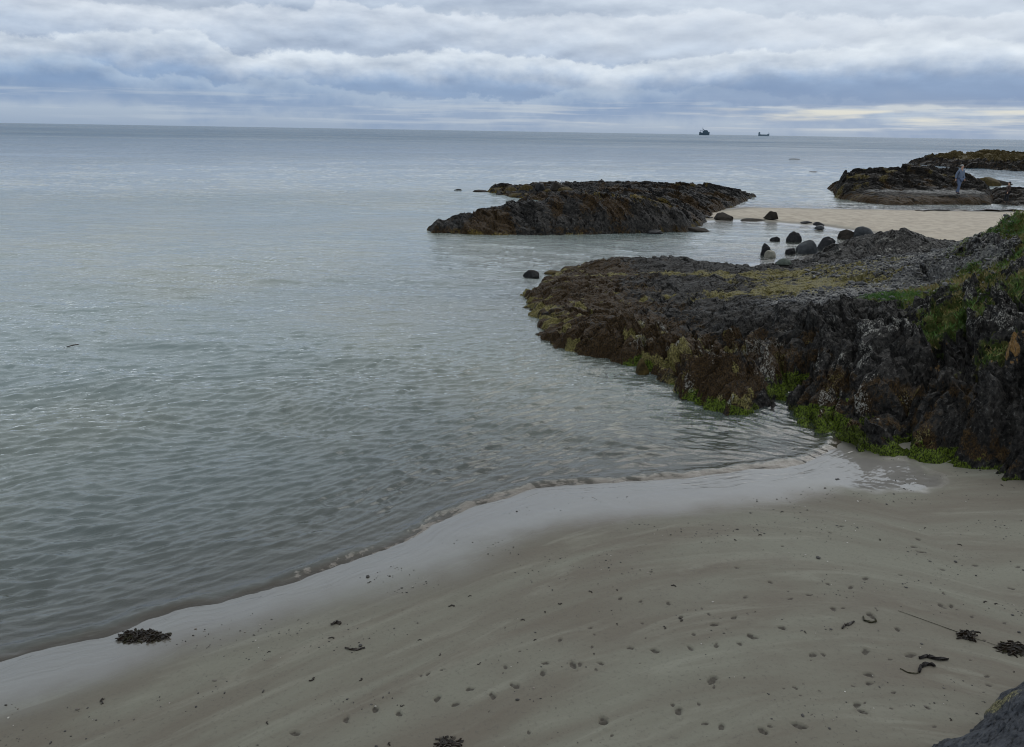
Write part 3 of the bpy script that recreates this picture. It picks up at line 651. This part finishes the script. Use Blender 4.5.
B('low_rock', 821, 229, 9, 3.2, st_mid, 'lower greyer one of two small rocks close together on the damp sand', 'rock', G2, z0=.05, seed=20)
B('low_rock', 458, 190.3, 7, 1.2, st_dark, 'tiny black rock awash farthest left of the islet', 'rock', G3, seed=21)
B('low_rock', 480, 191.8, 13, 1.6, st_brown, 'thin brown rock awash just off the islet tip', 'rock', G3, seed=22)
B('low_rock', 815, 172.5, 10, .9, st_dark, 'single thin black rock awash out left of the ledge rock', 'rock', G3, seed=23)
B('low_rock', 795, 159.6, 12, .9, st_mid, 'distant awash rock out at sea below the ships', 'rock', G3, seed=24)
B('low_rock', 991, 186, 22, 8, st_weed, 'brown hump of rock in the water behind the second person', 'rock', G3, seed=25)
B('low_rock', 1001, 185, 26, 5, st_brown, 'low ridge of rock right of the brown hump behind the second person', 'rock', G3, seed=26)
B('low_rock', 532, 277.5, 15, 6.5, st_dark, 'black knob of rock off the left tip of the big outcrop', 'rock', seed=27)
B('low_rock', 556, 276, 26, 4, st_weed, 'yellow weedy rocks between the black knob and the big outcrop', 'rock', seed=28)
B('low_rock', 643, 374, 14, 15, st_weed, 'orange brown weed covered rock in the water against the outcrop foot', 'rock', seed=29)
B('boulder', 1004, 492, 12, 6, st_brown, 'small brown boulder on the sand against the algae at the outcrop foot', seed=30, z0=.05)
B('stone', 840, 483.5, 14, 3.2, st_dark, 'dark flat stone lying in the shiny puddle', 'stone', seed=32, z0=.0)
for k, (px, pb, wp, hp) in enumerate([(497, 193, 14, 4.5), (512, 194, 15, 6), (527, 193.5, 17, 8), (541, 190, 10, 6.5), (556, 190, 14, 8), (545, 196, 22, 7), (520, 197.5, 24, 4), (566, 195, 18, 7)]):
    lab = ['small golden boulder at the far tip of the islet', 'second golden boulder in from the islet tip', 'big golden boulder under the dark round one on the islet', 'dark round boulder on the skyline of the islet',
           'tall brown boulder on the islet skyline right of the dark round one', 'wide weedy boulder below the tall brown one on the islet', 'flat weedy rock along the inlet water of the islet', 'weedy boulder closest to the middle of the islet'][k]
    B('islet_boulder', px, pb, wp, hp, st_dark if k == 3 else (st_weed if k not in (4,) else st_brown), lab, 'boulder', 'boulders on the islet', seed=50+k, z0=[.0, .05, .15, .45, .45, .1, 0, .2][k])

# ------------------------------------------------------------------ grass and gravel on the outcrop
rs = np.random.RandomState(9)
def grass_mesh():
    mz = OA['moss']; ok = (mz > .50) & (OV[:, 1] < 22) & (OV[:, 0] < 13.5); I = np.where(ok)[0]
    I = rs.choice(I, min(len(I)*3, 60000)); n = len(I)
    p = OV[I]+np.c_[rs.uniform(-.03, .03, (n, 2)), np.full(n, -.01)]
    h = rs.uniform(.03, .10, n)*(mz[I]*1.2); th = rs.uniform(0, 6.28, n); wd = rs.uniform(.004, .009, n)
    lean = rs.uniform(.2, 1.1, n)[:, None]*h[:, None]*np.c_[np.cos(th+rs.randn(n)), np.sin(th+rs.randn(n))]
    dx = np.c_[np.cos(th), np.sin(th)]*wd[:, None]
    V = np.zeros((n, 4, 3)); V[:, 0, :2] = p[:, :2]-dx; V[:, 1, :2] = p[:, :2]+dx; V[:, :2, 2] = p[:, None, 2]
    V[:, 2, :2] = p[:, :2]+lean*.4+dx*.7; V[:, 2, 2] = p[:, 2]+h*.65; V[:, 3, :2] = p[:, :2]+lean; V[:, 3, 2] = p[:, 2]+h
    b = np.arange(n)*4; F = np.stack([np.c_[b, b+1, b+2], np.c_[b, b+2, b+3]], 1).reshape(-1, 3)
    pn = fbm(p[:, 0]*.9, p[:, 1]*.9, 77, 3); tone = np.repeat(np.clip(.62+.9*pn+.2*rs.randn(n), 0, 1), 4)
    m, N = new_mat('short_grass'); t = N.attr('tone')
    N.out(N.node('ShaderNodeBsdfPrincipled', 0, {'Base Color': N.ramp(t, [(0, (.030, .085, .008)), (.5, (.062, .130, .010)), (.75, (.12, .135, .020)), (1, (.19, .14, .045))]), 'Roughness': .6}))
    return mesh_np('grass', V.reshape(-1, 3), F, m, False, dict(tone=tone))
tag(grass_mesh(), 'short green and straw coloured grass on top of the outcrop', 'grass', kind='stuff')
def pebbles():
    gz = OA['gravel']; I = np.where((gz > .35) & (OV[:, 1] < 24) & (OV[:, 0] < 12))[0]; I = rs.choice(I, 6000)
    bm = bmesh.new(); bmesh.ops.create_icosphere(bm, subdivisions=1, radius=1); base = np.array([v.co[:] for v in bm.verts]); bf = np.array([[v.index for v in f.verts] for f in bm.faces]); bm.free()
    n = len(I); sz = rs.gamma(1.6, .009, n)+.009; sc3 = rs.uniform(.6, 1.2, (n, 1, 3))*np.array([1, 1, .6])
    V = base[None]*sc3*(1+.25*rs.randn(n, len(base), 1)*.6)*sz[:, None, None]+(OV[I]+np.c_[rs.uniform(-.03, .03, (n, 2)), sz*.3])[:, None, :]
    F = (bf[None]+np.arange(n)[:, None, None]*len(base)).reshape(-1, 3)
    m, N = new_mat('gravel_stones'); t = N.attr('tone')
    N.out(N.node('ShaderNodeBsdfPrincipled', 0, {'Base Color': N.ramp(t, [(0, (.02, .02, .022)), (.7, (.05, .049, .048)), (.95, (.085, .08, .075)), (1, (.25, .24, .22))]), 'Roughness': .8}))
    return mesh_np('gravel', V.reshape(-1, 3), F, m, False, dict(tone=np.repeat(rs.rand(n), len(base))))
tag(pebbles(), 'grey gravel and small stones lying in the hollow of the outcrop', 'gravel', kind='stuff')

# ------------------------------------------------------------------ seaweed and driftwood on the sand
LANDV = beach.data
_bv = np.empty(len(LANDV.vertices)*3, np.float32); LANDV.vertices.foreach_get('co', _bv); _bv = _bv.reshape(-1, 3); _bn = _bv[(np.hypot(_bv[:, 0], _bv[:, 1]) < 60)]
def sand_at(px, py):
    z = .1
    for _ in range(3):
        x, y = P(px, py, z); i = np.argmin((_bn[:, 0]-x)**2+(_bn[:, 1]-y)**2); z = float(_bn[i, 2])
    return x, y, z
def ribbons(strips, width, thick, seed=0):
    """curly flat strips: each a list of points"""
    V = []; F = []; g = random.Random(seed)
    for pts in strips:
        n = len(pts); b = len(V); tw = g.uniform(0, 3)
        for i, p in enumerate(pts):
            a = Vector(pts[min(i+1, n-1)])-Vector(pts[max(i-1, 0)]); a.normalize()
            side = a.cross(Vector((0, 0, 1)))
            side = side.normalized() if side.length > .05 else Vector((1, 0, 0))
            up = side.cross(a); ang = tw+i*.5
            w_ = width*(.35+.65*math.sin(math.pi*(i+.6)/(n+.2)))*g.uniform(.7, 1.3)
            s1 = (side*math.cos(ang*.5)+up*math.sin(ang*.5)); u1 = s1.cross(a)
            for sx, ux in ((-1, -1), (1, -1), (1, 1), (-1, 1)): V.append(Vector(p)+s1*w_*.5*sx+u1*thick*.5*ux)
        for i in range(n-1):
            for k in range(4): F.append((b+i*4+k, b+i*4+(k+1) % 4, b+i*4+4+(k+1) % 4, b+i*4+4+k))
        F.append((b, b+3, b+2, b+1)); e = b+(n-1)*4; F.append((e, e+1, e+2, e+3))
    return [tuple(v) for v in V], F
weed_dark = simple_mat('dark_seaweed', (.015, .0095, .005), .4, .5, 30, .3); weed_olive = simple_mat('olive_seaweed', (.022, .019, .008), .5, .5, 25, .15); wood = simple_mat('black_driftwood', (.008, .006, .005), .6, .4, 40, .15)
def strip_obj(name, strips, width, thick, mat, seed=0, parent=None, loc=None):
    V, F = ribbons(strips, width, thick, seed)
    return mesh_np(name, V, F, mat, False, parent=parent, loc=loc)
def tangle(rx, ry, h, n, seed, steps=9, step=.03, flat=.5):
    g = random.Random(seed); out = []
    for k in range(n):
        a = g.uniform(0, 6.28); q = math.sqrt(g.random()); x, y, z = rx*q*math.cos(a), ry*q*math.sin(a), h*g.random()*(1-q*.7)+.004
        th = g.uniform(0, 6.28); pts = []
        for i in range(steps):
            pts.append((x, y, max(.004, z))); th += g.gauss(0, .55); x += step*math.cos(th); y += step*math.sin(th)*.7; z += g.gauss(-.003, step*flat)
            z = min(z, h*1.05)
        out.append(pts)
    return out
def weed_clump(px, py, rx, ry, h, n, seed, label, two=True):
    x, y, z = sand_at(px, py)
    root = link(bpy.data.objects.new('seaweed_clump', None)); root.location = (x, y, z)
    tag(root, label, 'seaweed', 'seaweed clumps washed up on the sand')
    strip_obj('dark_fronds', tangle(rx, ry, h, n, seed, 7, .016, .35), .020, .005, weed_dark, seed, root)
    if two: strip_obj('olive_fronds', tangle(rx*1.05, ry*1.1, h*.6, n//3, seed+1, 7, .016, .35), .018, .005, weed_olive, seed+1, root)
    return root
weed_clump(142, 637, .17, .034, .04, 170, 3, 'thick brown seaweed clump lying at the swash edge on the left')
weed_clump(1014, 651, .085, .045, .065, 130, 5, 'large black seaweed clump at the right edge of the sand')
weed_clump(968, 637, .022, .022, .06, 40, 7, 'small bushy seaweed tuft trailing a long stalk on the sand', False)
weed_clump(449, 744, .04, .022, .015, 30, 9, 'flat brown seaweed scrap at the bottom of the photo', False)
def strand(name, pxs, width, thick, mat, label, cat, lift=.008, wig=.0):
    base = sand_at(*pxs[0]); pts = []
    g = random.Random(int(pxs[0][0]))
    for (a, b) in zip(pxs[:-1], pxs[1:]):
        for t in np.linspace(0, 1, 6)[:-1]:
            q = sand_at(a[0]+(b[0]-a[0])*t, a[1]+(b[1]-a[1])*t); pts.append((q[0]-base[0]+g.gauss(0, wig), q[1]-base[1]+g.gauss(0, wig), q[2]-base[2]+lift))
    q = sand_at(*pxs[-1]); pts.append((q[0]-base[0], q[1]-base[1], q[2]-base[2]+lift))
    return tag(strip_obj(name, [pts], width, thick, mat, 3, loc=base), label, cat)
strand('kelp_stalk', [(1000, 647), (985, 642), (972, 638), (962, 634), (940, 626), (915, 617), (898, 611)], .0035, .003, weed_olive, 'thin dark stalk running over the sand between the tuft and the big clump', 'seaweed', .004)
strand('driftwood_stick', [(919, 659), (926, 657), (930, 658), (938, 660), (948, 660)], .026, .020, wood, 'straight black stick on the sand above the curved one', 'driftwood', .01)
strand('driftwood_stick', [(919, 673), (920, 668), (925, 665), (931, 665), (935, 667)], .024, .018, wood, 'curved black stick on the sand below the straight one', 'driftwood', .01)
strand('kelp_stalk', [(842, 629), (844, 626), (849, 625), (854, 622)], .020, .012, weed_dark, 'short crooked black kelp piece left of the curled one', 'seaweed', .008)
strand('kelp_stalk', [(863, 617), (864, 621), (870, 623), (876, 622), (875, 619)], .014, .010, weed_olive, 'curled olive kelp piece shaped like a hook on the sand', 'seaweed', .008)
strand('kelp_stalk', [(900, 669), (908, 673), (915, 674), (919, 673)], .010, .006, weed_olive, 'thin kelp string trailing from the curved stick', 'seaweed', .004)
strand('seaweed_strand', [(345, 648), (351, 650), (357, 650), (365, 648)], .020, .01, weed_dark, 'long flat dark weed strand on the damp sand at lower left', 'seaweed', .006)
strand('seaweed_strand', [(331, 625), (336, 623), (341, 624)], .035, .014, weed_dark, 'stubby dark weed piece where wet sand turns dull', 'seaweed', .008)
# the many little scraps
frag = strip_obj('seaweed_scrap', tangle(.018, .012, .012, 5, 21, 5, .010), .009, .004, weed_dark, 2)
scraps = [(370, 582), (398, 590), (361, 680), (402, 706), (389, 744), (402, 610), (312, 680), (267, 723), (298, 620), (332, 638), (486, 660), (479, 664), (622, 574), (613, 587), (674, 586), (591, 592), (651, 572), (617, 590), (642, 604),
          (617, 624), (665, 628), (594, 654), (562, 667), (681, 620), (842, 510), (830, 528), (102, 701), (269, 652), (967, 624), (1014, 672), (951, 720), (925, 528), (782, 512), (735, 540), (708, 552), (760, 535), (985, 602), (996, 604),
          (700, 584), (723, 580), (640, 570), (598, 584), (560, 604), (545, 612), (523, 620), (505, 628), (452, 606), (470, 596), (420, 640), (440, 655), (535, 640), (895, 560), (940, 590), (880, 540), (960, 545), (755, 612), (805, 632), (890, 620)]
g = random.Random(8)
for i, (px, py) in enumerate(scraps):
    o = frag if i == 0 else link(frag.copy())
    o.location = sand_at(px, py); o.rotation_euler = (0, 0, g.uniform(0, 6.28)); k = g.choice((.22, .3, .35, .45, .6, .8)); o.scale = (k*g.uniform(.8, 1.6), k, k)
    tag(o, 'tiny dark seaweed scrap scattered on the open sand', 'seaweed', 'seaweed scraps scattered over the sand')
x0, y0 = P(71, 348)
tag(strip_obj('floating_weed', [[(-.06, -.13, 0), (-.02, -.04, .01), (.02, .05, .012), (.06, .15, .0)]], .03, .012, weed_dark, 4, loc=(x0, y0, .03)), 'short dark weed stalk floating on open water at the left', 'seaweed')
wl = [P(915+i*7, 210.8+.5*math.sin(i*1.7), .04) for i in range(17)]  # dark strip laid along the bar as the shade of the water edge step
tag(strip_obj('edge_shade_strip', [[(x-wl[0][0], y-wl[0][1], .02) for x, y in wl]], .15, .04, weed_dark, 6, loc=(*wl[0], .03)), 'dark strip standing for the shaded water edge step of the far sand bar', 'seaweed')

def grit():
    inn = (Y > 2.5) & (Y < 10) & (d_beach > .35) & (np.abs(X) < 6.5)
    dens = sstep(fbm(X*.8, Y*2.2, 66, 4), -.05, .5)*np.hypot(X, Y)**2*inn
    p_ = dens.ravel()/dens.sum(); n = 2000; I = rs.choice(dens.size, n, p=p_); pos = V_beach[I]
    bm = bmesh.new(); bmesh.ops.create_icosphere(bm, subdivisions=1, radius=1); base = np.array([v.co[:] for v in bm.verts]); bf = np.array([[v.index for v in f.verts] for f in bm.faces]); bm.free()
    sz = rs.gamma(2.0, .0016, n)+.0022
    V = base[None]*rs.uniform(.5, 1.4, (n, 1, 3))*np.array([1, 1, .55])*sz[:, None, None]+(pos+np.c_[rs.uniform(-.01, .01, (n, 2)), sz*.2])[:, None, :]
    F = (bf[None]+np.arange(n)[:, None, None]*len(base)).reshape(-1, 3)
    m, N = new_mat('beach_grit'); t = N.attr('tone')
    N.out(N.node('ShaderNodeBsdfPrincipled', 0, {'Base Color': N.ramp(t, [(0, (.012, .010, .008)), (.72, (.03, .026, .020)), (.9, (.12, .10, .08)), (1, (.34, .32, .28))]), 'Roughness': .7}))
    return mesh_np('shell_grit', V.reshape(-1, 3), F, m, False, dict(tone=np.repeat(rs.rand(n), len(base))))
tag(grit(), 'tiny dark and pale bits of shell and grit strewn on the sand', 'grit', kind='stuff')

# ------------------------------------------------------------------ people
def skin(name, joints, edges, mat, parent=None, sub=2):
    names = list(joints); me = bpy.data.meshes.new(name)
    me.from_pydata([joints[n][:3] for n in names], [(names.index(a), names.index(b)) for a, b in edges], []); me.materials.append(mat)
    o = link(bpy.data.objects.new(name, me), parent)
    md = o.modifiers.new('skin', 'SKIN'); md.use_smooth_shade = True
    if not me.skin_vertices: me.skin_vertices.new()
    for i, n in enumerate(names):
        r_ = joints[n][3]; r_ = (r_, r_) if isinstance(r_, (int, float)) else r_
        me.skin_vertices[0].data[i].radius = r_
    me.skin_vertices[0].data[0].use_root = True
    sb = o.modifiers.new('sub', 'SUBSURF'); sb.levels = sub; sb.render_levels = sub
    return o
def ball(name, c, r_, mat, parent, sc3=(1, 1, 1)):
    bm = bmesh.new(); bmesh.ops.create_icosphere(bm, subdivisions=3, radius=1)
    for v in bm.verts: v.co = (v.co.x*r_*sc3[0]+c[0], v.co.y*r_*sc3[1]+c[1], v.co.z*r_*sc3[2]+c[2])
    me = bpy.data.meshes.new(name); bm.to_mesh(me); bm.free(); me.materials.append(mat)
    me.polygons.foreach_set('use_smooth', np.full(len(me.polygons), True)); return link(bpy.data.objects.new(name, me), parent)
def person(loc, rz, height, stride, mats, label, cap=False, bag=False):
    k = height/1.75
    root = link(bpy.data.objects.new('person', None)); root.location = loc; root.rotation_euler = (0, 0, rz); root.scale = (k, k, k)
    tag(root, label, 'person')
    J = dict(pel=(0, 0, .94, (.15, .11)), wai=(0, .0, 1.10, (.14, .10)), che=(0, .0, 1.30, (.165, .115)), nek=(0, .01, 1.46, .055), chin=(0, .035, 1.55, .065), head=(0, .03, 1.65, (.082, .098)), crown=(0, .02, 1.70, .062), nose=(0, .125, 1.615, .012))
    E = [('pel', 'wai'), ('wai', 'che'), ('che', 'nek'), ('nek', 'chin'), ('chin', 'head'), ('head', 'crown'), ('head', 'nose')]
    for s, n in ((-1, 'l'), (1, 'r')):
        f = stride*s
        J.update({n+'sh': (.18*s, 0, 1.40, .06), n+'el': (.235*s, -.05-f*.3, 1.14, .046), n+'wr': (.245*s, .02-f*.6, .90, .03), n+'pa': (.245*s, .04-f*.65, .84, .032),
                  n+'hip': (.095*s, 0, .88, .095), n+'kn': (.10*s, .04+f*.55, .49, .062), n+'an': (.10*s, f*.9-.02, .09, .042), n+'toe': (.11*s, f*.9+.15, .035, .034)})
        E += [('che', n+'sh'), (n+'sh', n+'el'), (n+'el', n+'wr'), (n+'wr', n+'pa'), ('pel', n+'hip'), (n+'hip', n+'kn'), (n+'kn', n+'an'), (n+'an', n+'toe')]
        for q in range(4):
            J[n+'f%d' % q] = (.245*s+.004*s, .01-f*.65+.02*q, .765+.008*abs(q-1.5), .009); E.append((n+'pa', n+'f%d' % q))
        J[n+'th'] = (.225*s, .085-f*.65, .82, .010); E.append((n+'pa', n+'th'))
    skin('body', J, E, mats['skin'], root)
    grow = lambda keys, d: {q: (*J[q][:3], tuple(v+d for v in J[q][3]) if isinstance(J[q][3], tuple) else J[q][3]+d) for q in keys}
    t = grow(['pel', 'wai', 'che', 'lsh', 'rsh', 'lel', 'rel', 'lwr', 'rwr'], .026); t['nk'] = (0, .005, 1.44, .075); t['pel'] = (0, 0, .86, (.20, .155)); t['wai'] = (0, 0, 1.06, (.175, .135))
    skin('jacket', t, [('pel', 'wai'), ('wai', 'che'), ('che', 'nk'), ('che', 'lsh'), ('lsh', 'lel'), ('lel', 'lwr'), ('che', 'rsh'), ('rsh', 'rel'), ('rel', 'rwr')], mats['jacket'], root)
    t = grow(['pel', 'lhip', 'rhip', 'lkn', 'rkn', 'lan', 'ran'], .016)
    skin('trousers', t, [('pel', 'lhip'), ('lhip', 'lkn'), ('lkn', 'lan'), ('pel', 'rhip'), ('rhip', 'rkn'), ('rkn', 'ran')], mats['trousers'], root)
    for n in 'lr': skin('shoe', grow([n+'an', n+'toe'], .014), [(n+'an', n+'toe')], mats['shoe'], root)
    ball('cap' if cap else 'hair', (0, -.012, 1.680), .093, mats['hair'], root, (.95, 1.1, .78))
    if cap: ball('cap_peak', (0, .13, 1.67), .06, mats['hair'], root, (1, 1.1, .2))
    for s in (-1, 1): ball('eye', (.032*s, .112, 1.64), .010, mats['shoe'], root)
    if bag:
        ball('shoulder_bag', (-.24, -.10, 1.16), .15, mats['bag'], root, (.75, .95, 1.25))
    return root
C_ = lambda n, c, r_=.8: simple_mat(n, c, r_, .15, 20)
skinm = C_('skin_tone', (.36, .21, .15), .55)
# the walker
px, py, _Y = 957, 194.8, 50.0
x, y, z = PY(px, py, _Y); z = top_z(LV, x, y, .2)-.02
person((x, y, z), R(200), 1.80, .16, dict(skin=skinm, jacket=C_('grey_blue_top', (.10, .125, .175)), trousers=C_('pale_blue_jeans', (.075, .10, .16)), shoe=C_('dark_shoes', (.02, .02, .03)), hair=C_('grey_hair', (.22, .21, .20)), bag=C_('navy_bag', (.016, .018, .035))),
       'grey haired walker in blue grey top and jeans with dark bag on the ledge', bag=True)
x, y, z = PY(1005.5, 204, 49.4); z = top_z(HV, x, y, .25)-.02
person((x, y, z), R(75), 1.30, .10, dict(skin=skinm, jacket=C_('brown_top', (.045, .028, .024)), trousers=C_('black_trousers', (.012, .012, .014)), shoe=C_('black_shoes', (.012, .012, .012)), hair=C_('black_cap', (.012, .012, .013))),
       'smaller dark clothed person in a black cap on the low shelf right of the walker', cap=True)

# ------------------------------------------------------------------ gulls on the islet
def gull(px, py, Yd, V, label, rz):
    x, y, z = PY(px, py, Yd); z = top_z(V, x, y, .3)
    root = link(bpy.data.objects.new('gull', None)); root.location = (x, y, z); root.rotation_euler = (0, 0, rz); root.scale = (.75, .75, .75); tag(root, label, 'gull')
    wm = C_('white_feathers', (.8, .8, .8)); gm = C_('pale_grey_feathers', (.5, .52, .55)); om = C_('yellow_bill', (.6, .4, .05))
    J = dict(body=(0, 0, .20, (.085, .09)), rump=(0, -.16, .20, .055), tail=(0, -.30, .19, .02), breast=(0, .11, .22, .075), neck=(0, .16, .31, .045), head=(0, .19, .37, .048), beak=(0, .27, .36, .012))
    for s, n in ((-1, 'l'), (1, 'r')): J.update({n+'leg': (.035*s, .0, .10, .012), n+'foot': (.035*s, .03, .008, .012)})
    skin('body', J, [('body', 'rump'), ('rump', 'tail'), ('body', 'breast'), ('breast', 'neck'), ('neck', 'head'), ('head', 'beak'), ('body', 'lleg'), ('lleg', 'lfoot'), ('body', 'rleg'), ('rleg', 'rfoot')], wm, root)
    for s in (-1, 1): ball('wing', (.075*s, -.06, .22), .2, gm, root, (.16, 1.0, .35))
    ball('bill', (0, .265, .36), .03, om, root, (.35, 1, .4))
gull(561.5, 189.5, 51.5, IV, 'white gull perched beside the boulders on the back of the islet', R(70))

# ------------------------------------------------------------------ ships on the horizon
def hull(L, Bm, Hh, prof):
    """prof: list of (t along 0..1, half beam factor, deck height factor)"""
    V = []; F = []
    for t, b, hgt in prof:
        x = (t-.5)*L
        V += [(x, -Bm*.5*b, Hh*hgt), (x, -Bm*.42*b, 0), (x, -Bm*.3*b, -2), (x, Bm*.3*b, -2), (x, Bm*.42*b, 0), (x, Bm*.5*b, Hh*hgt)]
    for i in range(len(prof)-1):
        for k in range(6): F.append((i*6+k, i*6+(k+1) % 6, i*6+6+(k+1) % 6, i*6+6+k))
    F.append(tuple(range(6))[::-1]); e = (len(prof)-1)*6; F.append(tuple(range(e, e+6)))
    return V, F
def poly(name, V, F, mat, parent):
    me = bpy.data.meshes.new(name); me.from_pydata(V, [], F); me.materials.append(mat); return link(bpy.data.objects.new(name, me), parent)
def boxes(name, bs, mat, parent):
    V = []; F = []
    for (x0, x1, y0, y1, z0, z1) in bs:
        b = len(V); V += [(x, y, z) for z in (z0, z1) for (x, y) in ((x0, y0), (x1, y0), (x1, y1), (x0, y1))]
        F += [tuple(b+i for i in f) for f in ((3, 2, 1, 0), (4, 5, 6, 7), (0, 1, 5, 4), (1, 2, 6, 5), (2, 3, 7, 6), (3, 0, 4, 7))]
    return poly(name, V, F, mat, parent)
navy = C_('ship_navy', (.05, .085, .115)); grey_s = C_('ship_grey', (.13, .18, .22)); pale = C_('ship_pale', (.34, .38, .40)); glass = C_('ship_glass', (.03, .05, .07), .2)
def ship(px, dist, label):
    a, yy, dd = ray(px, 138); root = link(bpy.data.objects.new('ship', None)); root.location = (a*dist/yy, dist, 0); root.rotation_euler = (0, 0, -math.atan2(a, yy)+R(6))
    return tag(root, label, 'ship', 'ships on the horizon')
s1 = ship(704, 4200, 'taller dark ship with a mast and crane, left one on the horizon')
poly('hull', *hull(52, 16, 15, [(0, .7, 1.05), (.06, 1, 1), (.3, 1, .8), (.7, 1, .8), (.9, .8, 1.05), (1, .1, 1.15)]), navy, s1)
boxes('superstructure', [(-8, 18, -6, 6, 12, 21), (-4, 14, -5, 5, 21, 25)], navy, s1)
boxes('bridge_window', [(13.5, 14.2, -4.5, 4.5, 22, 24)], glass, s1)
boxes('funnel', [(-7, -3, -2, 2, 25, 30)], navy, s1)
boxes('mast', [(-10.6, -9.6, -.5, .5, 12, 40), (-13, -7, -.4, .4, 33, 33.8)], grey_s, s1)
boxes('crane', [(-20, -17.5, -1.5, 1.5, 12, 24), (-24, -6, -.8, .8, 24, 25.6)], navy, s1)
s2 = ship(763.5, 4600, 'low cargo ship with raised bow and stern, right one on the horizon')
poly('hull', *hull(60, 12, 9, [(0, .7, 1.5), (.05, 1, 1.45), (.17, 1, 1.4), (.19, 1, .85), (.8, 1, .85), (.83, 1, 1.35), (.95, .6, 1.5), (1, .08, 1.65)]), grey_s, s2)
boxes('superstructure', [(-28, -21, -5, 5, 12, 19), (-27, -22, -4, 4, 19, 22)], grey_s, s2)
boxes('hatch_cover', [(-17, 1, -4, 4, 7.6, 9.4), (2, 17, -4, 4, 7.6, 9.4)], pale, s2)
boxes('mast', [(24.6, 25.2, -.3, .3, 12, 24)], grey_s, s2)
boxes('funnel', [(-30, -28.2, -1.3, 1.3, 13, 20)], navy, s2)
